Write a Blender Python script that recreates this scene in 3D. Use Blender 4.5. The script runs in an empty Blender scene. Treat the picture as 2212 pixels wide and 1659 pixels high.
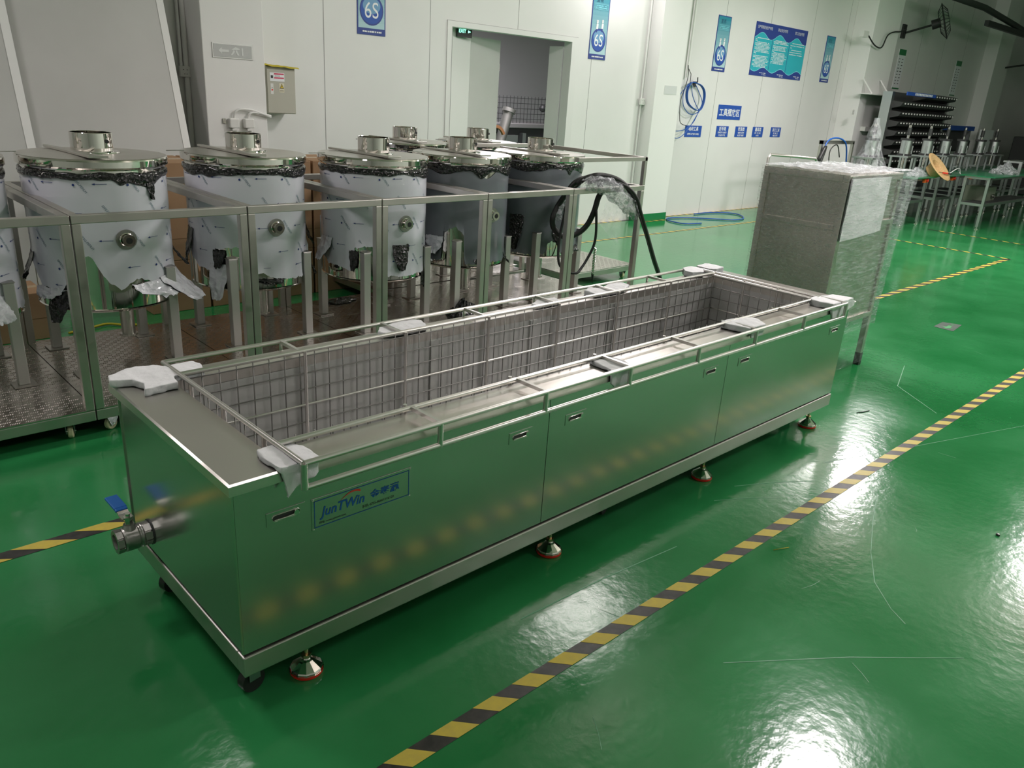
import bpy, bmesh, math, random
from mathutils import Vector, Matrix, noise
C = bpy.context.scene.collection
SC = bpy.context.scene
# ------------------------------------------------------------------ camera
YAW, PITCH, ROLL, FPX = -0.7774, -0.3583, 0.065, 1688.77
CAM = Vector((-0.6832, -1.6328, 1.65))
fw = Vector((math.cos(PITCH)*math.sin(-YAW), math.cos(PITCH)*math.cos(YAW), math.sin(PITCH)))
rt = fw.cross(Vector((0, 0, 1))).normalized(); up = rt.cross(fw)
rt2 = math.cos(ROLL)*rt + math.sin(ROLL)*up; up2 = -math.sin(ROLL)*rt + math.cos(ROLL)*up
cd = bpy.data.cameras.new('camera'); co = bpy.data.objects.new('camera', cd); C.objects.link(co)
cd.sensor_width = 36; cd.lens = FPX/2212*36; cd.clip_end = 200; cd.clip_start = 0.02
M3 = Matrix((rt2, up2, -fw)).transposed(); M4 = M3.to_4x4(); M4.translation = CAM; co.matrix_world = M4
SC.camera = co
# ------------------------------------------------------------------ world, lamps, exposure
w = bpy.data.worlds.new('world'); SC.world = w; w.use_nodes = True
w.node_tree.nodes['Background'].inputs[0].default_value = (0.9, 0.95, 1, 1)
w.node_tree.nodes['Background'].inputs[1].default_value = 0.05
SC.view_settings.view_transform = 'Standard'; SC.view_settings.look = 'None'
SC.view_settings.exposure = 0.55; SC.view_settings.gamma = 1; SC.view_settings.use_curve_mapping = False
SC.cycles.max_bounces = 8; SC.cycles.diffuse_bounces = 4; SC.cycles.glossy_bounces = 5
SC.cycles.transparent_max_bounces = 16; SC.cycles.sample_clamp_indirect = 6; SC.cycles.caustics_reflective = False
SC.cycles.caustics_refractive = False
LAMPS = [(-1.0, 0.15, 7), (-1.0, 2.6, 24), (-1.0, -3.2, 8), (4.75, 0.1, 40), (4.9, 2.6, 42), (4.9, -2.8, 42), (10.8, -0.3, 105), (10.8, 2.5, 80), (10.8, -2.8, 90), (7.6, 4.9, 16)]
for lx, ly, pw in LAMPS:
    l = bpy.data.lights.new('lamp', 'AREA'); l.shape = 'RECTANGLE'; l.size = 0.8; l.size_y = 0.4
    l.energy = pw; l.color = (1.0, 0.925, 0.94)
    o = bpy.data.objects.new('ceiling_lamp_light', l); o.location = (lx, ly, 3.55); C.objects.link(o)
    l = bpy.data.lights.new('added_up_fill', 'POINT'); l.shadow_soft_size = 0.2; l.energy = pw*0.5; l.color = (1.0, 0.92, 0.92)
    o = bpy.data.objects.new('added_uplight', l); o.location = (lx, ly, 3.86); C.objects.link(o)  # added point light over each lamp, brightens the ceiling and the steel reflecting it
l = bpy.data.lights.new('lamp', 'AREA'); l.size = 0.6; l.energy = 42; l.color = (0.99, 0.95, 1.0)
o = bpy.data.objects.new('back_room_added_fill', l); o.location = (7.2, 6.9, 2.6); C.objects.link(o)  # added fill without a fixture, lifts the room behind the doorway

# ------------------------------------------------------------------ materials
MATS = {}
def mat(name, col, rough=0.5, metal=0.0, bump=0, bscale=20, nscale=0, col2=None, coat=0, rvar=0, stretch=None, trans=0, alpha=1, emit=0, detail=4, spec=0.5, crumple=0, cscale=20):
    if name in MATS: return MATS[name]
    m = bpy.data.materials.new(name); m.use_nodes = True; nt = m.node_tree; b = nt.nodes['Principled BSDF']
    b.inputs['Base Color'].default_value = (*col, 1); b.inputs['Roughness'].default_value = rough
    b.inputs['Metallic'].default_value = metal; b.inputs['Coat Weight'].default_value = coat
    b.inputs['Transmission Weight'].default_value = trans; b.inputs['Alpha'].default_value = alpha
    b.inputs['Specular IOR Level'].default_value = spec
    if emit: b.inputs['Emission Color'].default_value = (*col, 1); b.inputs['Emission Strength'].default_value = emit
    N = nt.nodes.new; L = nt.links.new
    tc = N('ShaderNodeTexCoord'); mp = N('ShaderNodeMapping'); L(tc.outputs['Object'], mp.inputs[0])
    if stretch: mp.inputs['Scale'].default_value = stretch
    if col2 or rvar:
        n = N('ShaderNodeTexNoise'); n.inputs['Scale'].default_value = nscale or 5; n.inputs['Detail'].default_value = detail
        L(mp.outputs[0], n.inputs[0])
        if col2:
            r = N('ShaderNodeValToRGB'); r.color_ramp.elements[0].position = 0.35; r.color_ramp.elements[1].position = 0.65
            r.color_ramp.elements[0].color = (*col, 1); r.color_ramp.elements[1].color = (*col2, 1)
            L(n.outputs[0], r.inputs[0]); L(r.outputs[0], b.inputs['Base Color'])
        if rvar:
            q = N('ShaderNodeMapRange'); q.inputs[1].default_value = 0.3; q.inputs[2].default_value = 0.7
            q.inputs[3].default_value = max(0.02, rough-rvar); q.inputs[4].default_value = rough+rvar
            L(n.outputs[0], q.inputs[0]); L(q.outputs[0], b.inputs['Roughness'])
    if bump or crumple:
        n2 = N('ShaderNodeTexNoise'); n2.inputs['Scale'].default_value = bscale; n2.inputs['Detail'].default_value = 3
        L(mp.outputs[0], n2.inputs[0]); bp = N('ShaderNodeBump'); bp.inputs['Strength'].default_value = bump or crumple
        bp.inputs['Distance'].default_value = 0.01
        if crumple:
            v = N('ShaderNodeTexVoronoi'); v.inputs['Scale'].default_value = cscale; v.feature = 'F1'
            L(mp.outputs[0], v.inputs['Vector']); a = N('ShaderNodeMath'); a.operation = 'ADD'
            L(n2.outputs[0], a.inputs[0]); L(v.outputs[0], a.inputs[1]); L(a.outputs[0], bp.inputs['Height'])
            bp.inputs['Distance'].default_value = 0.03
        else: L(n2.outputs[0], bp.inputs['Height'])
        L(bp.outputs[0], b.inputs['Normal'])
    MATS[name] = m; return m
def plastic_wrap(name, op=0.25, scale=25, stretch=(1, 1, 1), strength=0.8, rot=0, dist=0.8):
    if name in MATS: return MATS[name]
    m = bpy.data.materials.new(name); m.use_nodes = True; nt = m.node_tree; N = nt.nodes.new; L = nt.links.new
    out = nt.nodes['Material Output']; b = nt.nodes['Principled BSDF']
    b.inputs['Base Color'].default_value = (0.9, 0.92, 0.95, 1); b.inputs['Roughness'].default_value = 0.12
    tr = N('ShaderNodeBsdfTransparent'); mx = N('ShaderNodeMixShader')
    tc = N('ShaderNodeTexCoord'); mp = N('ShaderNodeMapping'); mp.inputs['Scale'].default_value = stretch; mp.inputs['Rotation'].default_value = (rot, rot, 0)
    L(tc.outputs['Object'], mp.inputs[0]); n = N('ShaderNodeTexNoise'); n.inputs['Scale'].default_value = scale
    n.inputs['Detail'].default_value = 5; n.inputs['Roughness'].default_value = 0.65
    try: n.inputs['Distortion'].default_value = dist
    except Exception: pass
    L(mp.outputs[0], n.inputs[0]); bp = N('ShaderNodeBump'); bp.inputs['Strength'].default_value = strength
    bp.inputs['Distance'].default_value = 0.03; L(n.outputs[0], bp.inputs['Height']); L(bp.outputs[0], b.inputs['Normal'])
    q = N('ShaderNodeMapRange'); q.inputs[1].default_value = 0.45; q.inputs[2].default_value = 0.7
    q.inputs[3].default_value = op*0.5; q.inputs[4].default_value = min(1, op*2.2); L(n.outputs[0], q.inputs[0])
    L(q.outputs[0], mx.inputs[0]); L(tr.outputs[0], mx.inputs[1]); L(b.outputs[0], mx.inputs[2]); L(mx.outputs[0], out.inputs[0])
    MATS[name] = m; return m
FLOOR = mat('green_epoxy', (0.017, 0.195, 0.052), 0.13, bump=0.10, bscale=22, nscale=1.6, col2=(0.032, 0.255, 0.080), rvar=0.05, detail=8, spec=0.65)
SCRATCH = mat('floor_scratch', (0.16, 0.42, 0.24), 0.4)
WALL = mat('white_panel_wall', (0.72, 0.72, 0.70), 0.42, nscale=0.7, col2=(0.78, 0.78, 0.76), bump=0.03, bscale=6)
PAINT = mat('white_paint', (0.82, 0.82, 0.80), 0.6, bump=0.04, bscale=8)
GREYWALL = mat('grey_board', (0.50, 0.50, 0.48), 0.55, nscale=1.1, col2=(0.56, 0.56, 0.54))
SEAM = mat('wall_seam', (0.30, 0.30, 0.29), 0.7)
CEIL = mat('ceiling_grey', (0.72, 0.66, 0.61), 0.8)
YEL = mat('tape_yellow', (0.70, 0.55, 0.09), 0.38, nscale=40, col2=(0.63, 0.50, 0.10))
BLK = mat('tape_black', (0.030, 0.028, 0.027), 0.38, nscale=30, col2=(0.06, 0.055, 0.05))
STEEL = mat('brushed_steel', (0.60, 0.58, 0.55), 0.26, 1, rvar=0.06, nscale=3, stretch=(1, 1, 1), bump=0.015, bscale=90)
PANEL = mat('film_covered_steel', (0.55, 0.56, 0.53), 0.19, 0.93, rvar=0.02, nscale=2)
FLANGE = mat('satin_steel', (0.74, 0.70, 0.66), 0.33, 1, rvar=0.04, nscale=2.5, bump=0.01, bscale=60)
DSTEEL = mat('tube_steel', (0.56, 0.53, 0.50), 0.40, 1, rvar=0.08, nscale=9)
INNER = mat('tank_liner_steel', (0.78, 0.77, 0.76), 0.38, 0.55, bump=0.12, bscale=7, rvar=0.06, nscale=5)
CHROME = mat('mirror_steel', (0.74, 0.71, 0.67), 0.045, 1, bump=0.02, bscale=9)
CAST = mat('cast_steel', (0.40, 0.39, 0.37), 0.36, 1, bump=0.05, bscale=120)
WIRE = mat('basket_steel', (0.72, 0.69, 0.66), 0.30, 1)
WIRED = mat('mesh_wire_steel', (0.26, 0.25, 0.24), 0.38, 1)
LEGM = mat('frosted_leg_steel', (0.60, 0.58, 0.56), 0.46, 0.8)
LIDM = mat('lid_steel', (0.62, 0.59, 0.55), 0.33, 0.92, rvar=0.05, nscale=4)
FOAM = mat('white_foam', (0.86, 0.85, 0.87), 0.85, bump=0.15, bscale=90)
WFILM = mat('white_film', (0.80, 0.80, 0.87), 0.22, bump=0.05, bscale=5, coat=0.4)
WFILMC = mat('white_film_crumpled', (0.80, 0.80, 0.85), 0.25, crumple=0.5, cscale=22, coat=0.4)
BFILM = mat('black_film_crumpled', (0.012, 0.012, 0.014), 0.14, crumple=0.8, cscale=60, bscale=60, coat=0.6)
GFILM = mat('grey_film', (0.20, 0.215, 0.24), 0.24, bump=0.08, bscale=4, coat=0.3)
INK = mat('film_ink', (0.02, 0.045, 0.20), 0.5)
INKG = mat('film_ink_grey', (0.10, 0.20, 0.24), 0.5)
RUB = mat('black_rubber', (0.018, 0.018, 0.018), 0.45)
RED = mat('red_pad', (0.85, 0.03, 0.015), 0.45)
CREAM = mat('cream_nylon', (0.78, 0.70, 0.46), 0.4)
ZINC = mat('zinc_plate', (0.48, 0.52, 0.54), 0.28, 1)
BLUE = mat('blue_grip', (0.01, 0.15, 0.55), 0.4)
HOSEB = mat('blue_hose', (0.015, 0.10, 0.42), 0.35)
CARD = mat('cardboard', (0.34, 0.20, 0.105), 0.85, nscale=3, col2=(0.40, 0.25, 0.14))
CARDD = mat('cardboard_edge', (0.22, 0.125, 0.06), 0.9)
BRASS = mat('brass', (0.75, 0.55, 0.35), 0.25, 1)
def flat(name, c, r=0.55): return mat(name, c, r)
SBLUE = flat('sign_blue', (0.020, 0.085, 0.40)); WHITE = flat('print_white', (0.82, 0.84, 0.86)); TEAL = flat('poster_teal', (0.02, 0.25, 0.34))
PALE = flat('poster_pale', (0.42, 0.62, 0.66)); CYAN = flat('poster_cyan', (0.03, 0.42, 0.50)); NAVY = flat('poster_navy', (0.028, 0.055, 0.26))
LBLUE = flat('poster_light_blue', (0.20, 0.62, 0.72)); BLACK = flat('print_black', (0.02, 0.02, 0.02)); REDP = flat('print_red', (0.75, 0.05, 0.03))
LOGO = flat('logo_blue', (0.008, 0.10, 0.36)); PINK = flat('label_pink', (0.62, 0.05, 0.12)); YELP = flat('label_yellow', (0.75, 0.55, 0.03))
BEIGE = flat('beige_enamel', (0.47, 0.46, 0.39), 0.4); GREENP = flat('green_paint', (0.02, 0.21, 0.07), 0.3)
ALU = mat('aluminium_profile', (0.52, 0.55, 0.54), 0.35, 1); GREENTOP = mat('green_mat', (0.012, 0.16, 0.065), 0.3)
DARK = flat('dark_grey', (0.035, 0.036, 0.036), 0.5); BIN = flat('grey_bin', (0.045, 0.045, 0.045), 0.45); ORANGE = flat('orange_plastic', (0.70, 0.13, 0.02), 0.4)
STRAW = mat('straw', (0.62, 0.42, 0.20), 0.75, nscale=60, col2=(0.50, 0.32, 0.14)); GUARD = flat('off_white_plastic', (0.75, 0.75, 0.72), 0.45)
EXITG = mat('exit_green', (0.25, 1.0, 0.65), 0.5, emit=2.0); YELBAG = flat('yellow_cloth', (0.55, 0.45, 0.02), 0.6)
WRAPC = plastic_wrap('stretch_wrap', 0.24, 9, (1.2, 1.2, 8), 0.9, rot=0.6, dist=0.25)
WRAPW = plastic_wrap('stretch_wrap_fine', 0.2, 16, (1, 2.2, 5), 0.9, rot=-0.35, dist=0.4)
WRAPT = plastic_wrap('stretch_wrap_top', 0.75, 14, (1, 1, 1), 1.0)
WRAPH = plastic_wrap('crinkled_wrap', 0.5, 38, (1, 1, 1), 1.0)
BAG = plastic_wrap('clear_bag', 0.16, 16, (1, 1, 0.6), 0.9)

# ------------------------------------------------------------------ mesh builder
class MB:
    def __init__(s): s.v = []; s.f = []; s.m = []; s.s = []; s.mats = []
    def mi(s, m):
        if m not in s.mats: s.mats.append(m)
        return s.mats.index(m)
    def add(s, vs, fs, m, sm=False):
        o = len(s.v); s.v += [tuple(v) for v in vs]; k = s.mi(m)
        for f in fs: s.f.append([i+o for i in f]); s.m.append(k); s.s.append(sm)
        return s
    def box(s, x0, y0, z0, x1, y1, z1, m):
        vs = [(x, y, z) for z in (z0, z1) for y in (y0, y1) for x in (x0, x1)]
        return s.add(vs, [(0, 2, 3, 1), (4, 5, 7, 6), (0, 1, 5, 4), (2, 6, 7, 3), (0, 4, 6, 2), (1, 3, 7, 5)], m)
    def obox(s, c, sx, sy, sz, R, m):
        vs = [Vector(c)+R @ Vector((x*sx/2, y*sy/2, z*sz/2)) for z in (-1, 1) for y in (-1, 1) for x in (-1, 1)]
        return s.add(vs, [(0, 2, 3, 1), (4, 5, 7, 6), (0, 1, 5, 4), (2, 6, 7, 3), (0, 4, 6, 2), (1, 3, 7, 5)], m)
    def bar(s, p0, p1, w, h, m, upv=(0, 0, 1)):
        p0 = Vector(p0); p1 = Vector(p1); d = (p1-p0); L = d.length; d.normalize(); u = Vector(upv)
        if abs(d.dot(u)) > 0.95: u = Vector((0, 1, 0))
        a = d.cross(u).normalized(); u = a.cross(d); R = Matrix((d, a, u)).transposed()
        return s.obox((p0+p1)/2, L, w, h, R, m)
    def cyl(s, p0, p1, r0, m, r1=None, n=20, caps=True, sm=True):
        r1 = r0 if r1 is None else r1
        p0 = Vector(p0); p1 = Vector(p1); d = (p1-p0).normalized(); u = Vector((0, 0, 1)) if abs(d.z) < 0.9 else Vector((1, 0, 0))
        a = d.cross(u).normalized(); b = d.cross(a)
        ring = lambda p, r: [p+(a*math.cos(2*math.pi*i/n)+b*math.sin(2*math.pi*i/n))*r for i in range(n)]
        A = ring(p0, r0); B = ring(p1, r1)
        s.add(A+B, [(i, i+n, (i+1) % n+n, (i+1) % n) for i in range(n)], m, sm)
        if caps: s.add(A, [tuple(range(n))], m); s.add(B, [tuple(reversed(range(n)))], m)
        return s
    def tube(s, pts, r, m, n=10, sub=0, closed=False):
        P = [Vector(p) for p in pts]
        if sub:
            Q = []; k = len(P)
            rng = range(k if closed else k-1)
            for i in rng:
                p0 = P[(i-1) % k] if closed or i > 0 else P[0]; p1 = P[i]; p2 = P[(i+1) % k]; p3 = P[(i+2) % k] if closed or i+2 < k else P[-1]
                for j in range(sub):
                    t = j/sub; Q.append(0.5*((2*p1)+(p2-p0)*t+(2*p0-5*p1+4*p2-p3)*t*t+(3*p1-p0-3*p2+p3)*t**3))
            if not closed: Q.append(P[-1])
            P = Q
        vs = []; a = None; k = len(P)
        for i, p in enumerate(P):
            d = (P[(i+1) % k]-P[i-1]) if closed else (P[min(i+1, k-1)]-P[max(i-1, 0)])
            d.normalize()
            if a is None: a = d.orthogonal().normalized()
            a = (a-d*a.dot(d)).normalized(); b = d.cross(a)
            rr = r(i/(k-1)) if callable(r) else r
            vs += [p+(a*math.cos(2*math.pi*j/n)+b*math.sin(2*math.pi*j/n))*rr for j in range(n)]
        fs = [(i*n+j, i*n+(j+1) % n, ((i+1) % k)*n+(j+1) % n, ((i+1) % k)*n+j) for i in range(k if closed else k-1) for j in range(n)]
        if not closed: fs += [tuple(reversed(range(n))), tuple((k-1)*n+j for j in range(n))]
        return s.add(vs, fs, m, True)
    def lathe(s, prof, m, c=(0, 0, 0), n=40, sm=True, R=None, a0=0, a1=2*math.pi):
        c = Vector(c); full = abs(a1-a0-2*math.pi) < 1e-6; k = n if full else n+1
        for i in range(len(prof)-1):
            vs = []
            for (r, z) in prof[i:i+2]:
                for j in range(k):
                    t = a0+(a1-a0)*j/n; p = Vector((r*math.cos(t), r*math.sin(t), z)); vs.append(c+(R @ p if R else p))
            s.add(vs, [(j, (j+1) % k, (j+1) % k+k, j+k) for j in range(n)], m, sm)
        return s
    def prism(s, poly, z0, z1, m, T=None):
        T = T or (lambda x, y, z: (x, y, z)); n = len(poly)
        A = [T(x, y, z0) for x, y in poly]; B = [T(x, y, z1) for x, y in poly]
        return s.add(A+B, [tuple(reversed(range(n))), tuple(range(n, 2*n))]+[(i, (i+1) % n, (i+1) % n+n, i+n) for i in range(n)], m)
    def grid(s, fn, nu, nv, m, sm=True, close_u=False):
        ku = nu if close_u else nu+1
        vs = [fn(i/nu, j/nv) for j in range(nv+1) for i in range(ku)]
        fs = [(j*ku+i, j*ku+(i+1) % ku, (j+1)*ku+(i+1) % ku, (j+1)*ku+i) for j in range(nv) for i in range(nu)]
        return s.add(vs, fs, m, sm)
    def sheet(s, fn, nu, nv, mf, mb, th=0.0015):
        vs = [[Vector(fn(i/nu, j/nv)) for i in range(nu+1)] for j in range(nv+1)]
        s.add([p for r in vs for p in r], [(j*(nu+1)+i, j*(nu+1)+i+1, (j+1)*(nu+1)+i+1, (j+1)*(nu+1)+i) for j in range(nv) for i in range(nu)], mf, True)
        back = []
        for j in range(nv+1):
            for i in range(nu+1):
                du = vs[j][min(i+1, nu)]-vs[j][max(i-1, 0)]; dv = vs[min(j+1, nv)][i]-vs[max(j-1, 0)][i]
                nn = du.cross(dv); nn = nn.normalized() if nn.length > 1e-9 else Vector((0, 0, 1)); back.append(vs[j][i]-nn*th)
        return s.add(back, [(j*(nu+1)+i, (j+1)*(nu+1)+i, (j+1)*(nu+1)+i+1, j*(nu+1)+i+1) for j in range(nv) for i in range(nu)], mb, True)
    def text(s, t, size, T, m, align='L', xs=1.0, shear=0, bold=0):
        c = bpy.data.curves.new('t', 'FONT'); c.body = t; c.size = size; c.resolution_u = 6 if size > 0.1 else 2; c.shear = shear; c.offset = 0.018*size if bold else 0
        o = bpy.data.objects.new('t', c); C.objects.link(o); bpy.context.view_layer.update()
        me = o.to_mesh(); vs = [v.co.copy() for v in me.vertices]; fs = [tuple(p.vertices) for p in me.polygons]
        if vs:
            x0 = min(v.x for v in vs); x1 = max(v.x for v in vs); off = {'L': x0, 'C': (x0+x1)/2, 'R': x1}[align]
            s.add([T((v.x-off)*xs, v.y) for v in vs], fs, m)
        o.to_mesh_clear(); bpy.data.objects.remove(o); bpy.data.curves.remove(c)
        return s
    def build(s, name, parent=None, world=True, bevel=0, seg=2, mods=None):
        me = bpy.data.meshes.new(name)
        if parent is None:
            xs = [v[0] for v in s.v]; ys = [v[1] for v in s.v]; zs = [v[2] for v in s.v]
            off = Vector(((min(xs)+max(xs))/2, (min(ys)+max(ys))/2, min(zs)))
        elif world:
            off = Vector(); q = parent
            while q: off += q.location; q = q.parent
        else: off = Vector()
        me.from_pydata([(v[0]-off.x, v[1]-off.y, v[2]-off.z) for v in s.v], [], s.f)
        for m in s.mats: me.materials.append(m)
        me.polygons.foreach_set('material_index', s.m); me.polygons.foreach_set('use_smooth', s.s); me.update()
        o = bpy.data.objects.new(name, me); C.objects.link(o)
        if parent is None: o.location = off
        else: o.parent = parent
        if bevel:
            b = o.modifiers.new('b', 'BEVEL'); b.width = bevel; b.segments = seg; b.limit_method = 'ANGLE'; b.angle_limit = 0.7
        return o
def tag(o, label, cat, group=None, kind=None):
    o['label'] = label; o['category'] = cat
    if group: o['group'] = group
    if kind: o['kind'] = kind
    return o
def thing(name, loc, label, cat, group=None):
    o = bpy.data.objects.new(name, None); o.location = loc; o.empty_display_size = 0.05; C.objects.link(o); return tag(o, label, cat, group)
def struct(o): o['kind'] = 'structure'; return o
def plabel(o, l): o['label'] = l; return o
def copy_tree(o, parent=None):
    c = o.copy(); C.objects.link(c)
    if parent is not None: c.parent = parent
    for ch in list(o.children): copy_tree(ch, c)
    return c
rnd = random.Random(5)
def nz(x, y, z=0): return noise.noise(Vector((x, y, z)))

# ------------------------------------------------------------------ the setting
X0, X1, Y0, YW, ZC = -5.0, 27.0, -6.0, 5.5, 4.6
f = MB(); f.add([(X0, Y0, 0), (X1, Y0, 0), (X1, 9.2, 0), (X0, 9.2, 0)], [(0, 1, 2, 3)], FLOOR)
def scratch(pts, wd):
    P = [Vector((x, y, 0.0008)) for x, y in pts]; vs = []
    for i, p in enumerate(P):
        d = (P[min(i+1, len(P)-1)]-P[max(i-1, 0)]).normalized(); n = Vector((-d.y, d.x, 0))*wd*(0.4+0.6*abs(nz(i*0.7, wd*99)+0.4)); vs += [p+n, p-n]
    f.add(vs, [(2*i, 2*i+1, 2*i+3, 2*i+2) for i in range(len(P)-1)], SCRATCH)
scratch([(2.83, -0.52), (2.55, -0.62), (2.3, -0.72), (2.1, -0.82), (1.98, -0.93), (1.93, -1.0)], 0.002)
scratch([(2.95, -0.2), (3.6, -0.42), (4.6, -0.75), (5.4, -1.0)], 0.002)
scratch([(2.35, -0.06), (2.55, -0.16), (2.72, -0.27)], 0.0025)
scratch([(2.15, -0.08), (2.3, -0.16), (2.42, -0.25)], 0.002)
scratch([(0.9, -0.14), (1.3, -0.16), (1.7, -0.2)], 0.0035)
scratch([(1.25, -0.7), (1.6, -0.95), (1.9, -1.2)], 0.002)
scratch([(4.2, -0.3), (4.5, 0.05), (5.0, 0.2)], 0.003)
for k in range(26):
    x = rnd.uniform(0.6, 7); y = rnd.uniform(-1.2, 1.2); a = rnd.uniform(0, 3.1); L = rnd.uniform(0.02, 0.12)
    scratch([(x, y), (x+L*math.cos(a)/2, y+L*math.sin(a)/2), (x+L*math.cos(a), y+L*math.sin(a)+0.01)], 0.0012)
fo = f.build('floor'); struct(fo)
DX0, DX1, DZ = 5.09, 6.98, 2.252
wn = MB(); TW = 0.12
for a, b, c, d in ((X0, DX0, 0, ZC), (DX1, X1, 0, ZC), (DX0, DX1, DZ, ZC)): wn.box(a, YW, c, b, YW+TW, d, WALL)
x = -4.06
for x in (-2.8, -1.52, -0.26, 1.0, 2.27, 3.54, 7.37, 10.27, 11.56, 12.95, 14.2, 17.6, 18.9, 20.2, 23.5): wn.box(x-0.003, YW-0.0015, 0, x+0.003, YW, ZC, SEAM)
for x in (4.80, 6.06): wn.box(x-0.0025, YW-0.0015, 2.31 if x > 5 else 0, x+0.0025, YW, ZC, SEAM)
struct(wn.build('wall_north'))
struct(MB().box(X0, Y0, 0, X0-0.1, YW, ZC, WALL).build('wall_west')); struct(MB().box(X0, Y0-0.1, 0, X1, Y0, ZC, WALL).build('wall_south'))
struct(MB().box(X1, Y0, 0, X1+0.1, YW, ZC, GREYWALL).build('wall_east')); struct(MB().box(X0, Y0, ZC, X1, YW+TW, ZC+0.1, CEIL).build('ceiling'))
# door surround and leaves
d = MB(); d.box(DX0-0.065, YW-0.012, 0, DX0, YW, DZ, WALL); d.box(DX1, YW-0.012, 0, DX1+0.11, YW, DZ, WALL); d.box(DX0-0.065, YW-0.012, DZ, DX1+0.11, YW, DZ+0.055, WALL)
d.box(DX0-0.067, YW-0.006, DZ+0.055, DX1+0.112, YW, DZ+0.059, SEAM); d.box(DX0-0.002, YW-0.0135, 0, DX0+0.003, YW, DZ, SEAM)
struct(d.build('trim_1'))
d1 = struct(MB().bar((7.0, 5.64, 1.1), (6.955, 5.83, 1.1), 0.045, 2.2, WALL).build('door_1'))
h = MB()
for z in (0.5, 1.15, 1.85): h.cyl((7.0, 5.54, z-0.05), (7.0, 5.54, z+0.05), 0.012, STEEL, n=8)
h.box(6.995, 5.50, 0, 7.03, 5.62, 2.25, WALL)
h.build('door_hinge', d1)
d2 = struct(MB().bar((5.56, 5.76, 1.1), (6.17, 5.93, 1.1), 0.045, 2.2, GREYWALL).build('door_2'))
h = MB()
for z in (0.4, 1.0, 1.1, 1.5, 1.9): h.box(6.165, 5.915, z-0.04, 6.19, 5.945, z+0.04, STEEL)
h.build('door_latch', d2)
b = MB(); b.bar((5.05, 5.64, 1.5), (5.55, 5.74, 1.5), 0.03, 3.0, WALL)
struct(b.build('wall_corridor'))
b = MB(); b.box(4.0, 9.0, 0, 11.0, 9.1, 3.0, mat('lilac_wall', (0.60, 0.58, 0.60), 0.6)); b.box(11.0, 5.62, 0, 11.1, 9.0, 3.0, WALL); b.box(4.0, 5.62, 0, 4.1, 9.0, 3.0, WALL)
struct(b.build('wall_back_room')); struct(MB().box(4.0, 5.62, 3.0, 11.1, 9.1, 3.1, CEIL).build('ceiling_back_room'))
# columns
def column(name, xa, xb, ya, yb=YW, m=PAINT): return struct(MB().box(xa, ya, 0, xb, yb, ZC, m).build(name, bevel=0.006))
column('column_1', 2.215, 2.755, 5.16)
c2 = column('column_2', 8.50, 9.09, 5.30)
struct(MB().box(8.492, 5.292, 0, 9.098, 5.30, 0.105, GREENP).box(8.492, 5.292, 0, 8.50, YW, 0.105, GREENP).build('baseboard_column'))
column('column_3', 14.42, 15.5, 5.12); column('column_4', 21.5, 22.5, 5.2)
# leaning wall panels
def lean(xa, xb, y0b, y0t, H, label):
    T = lambda x, s, dz=0: (x, y0b+(y0t-y0b)*s - dz, H*s)
    b = MB(); b.add([T(xa, 0), T(xb, 0), T(xb, 1), T(xa, 1), T(xa, 0, -0.05), T(xb, 0, -0.05), T(xb, 1, -0.05), T(xa, 1, -0.05)],
                    [(0, 1, 2, 3), (5, 4, 7, 6), (1, 5, 6, 2), (4, 0, 3, 7), (3, 2, 6, 7), (4, 5, 1, 0)], GREYWALL)
    o = b.build('wall_panel'); tag(o, label, 'panel', 'spare wall panels leaning by the pillar')
    b = MB(); b.add([T(xb-0.055, 0, 0.003), T(xb, 0, 0.003), T(xb, 1, 0.003), T(xb-0.055, 1, 0.003)], [(0, 1, 2, 3)], PAINT); b.build('edge_trim', o)
lean(0.30, 1.945, 4.58, 5.42, 2.9, 'grey leaning wall panel with white right edge, beside the pillar and socket')
lean(-1.9, 0.82, 4.50, 5.30, 2.9, 'grey leaning wall panel at the picture edge, overlapping the wider one')

# ------------------------------------------------------------------ floor tapes
def tape(p0, p1, wd, label, period=0.152, slant=0.052, cat='tape', flip=1):
    p0 = Vector((*p0, 0.0012)); p1 = Vector((*p1, 0.0012)); d = (p1-p0); L = d.length; d.normalize(); n = Vector((-d.y, d.x, 0))*wd/2
    b = MB(); b.add([p0-n, p1-n, p1+n, p0+n], [(0, 1, 2, 3)], BLK); up = Vector((0, 0, 0.0006))
    k = 0.0
    while k < L-period:
        a = p0+d*k+up; c = p0+d*(k+period*0.5)+up; s = d*slant*flip
        b.add([a+s-n, c+s-n, c+n, a+n], [(0, 1, 2, 3)], YEL); k += period
    o = b.build('floor_tape'); tag(o, label, cat, 'hazard tapes on the floor')
tape((-0.40, -0.37), (9.0, -0.40), 0.058, 'black and yellow tape on the floor in front of the long steel tank')
tape((-3.0, 1.270), (11.0, 1.215), 0.066, 'black and yellow tape running behind the tank from the ball valve to the workbenches', period=0.21, slant=0.10)
tape((3.0, 4.55), (13.0, 4.55), 0.055, 'black and yellow tape along the floor one step out from the notice wall')
tape((9.1, 5.47), (14.3, 5.47), 0.055, 'black and yellow tape at the foot of the wall under the notices', slant=0.02)
tape((6.2, 5.47), (8.48, 5.47), 0.055, 'black and yellow tape at the foot of the wall left of the pillar', slant=0.02)
tape((8.49, 5.262), (9.1, 5.262), 0.055, 'short black and yellow tape at the foot of the green-based pillar', slant=0.02)
tape((10.98, 1.20), (10.98, 3.05), 0.055, 'black and yellow tape turning towards the workbenches at the end of the long floor tape')
tape((12.64, 0.9), (12.72, 2.85), 0.055, 'black and yellow tape on the floor nearest to the workbench feet')

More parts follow.
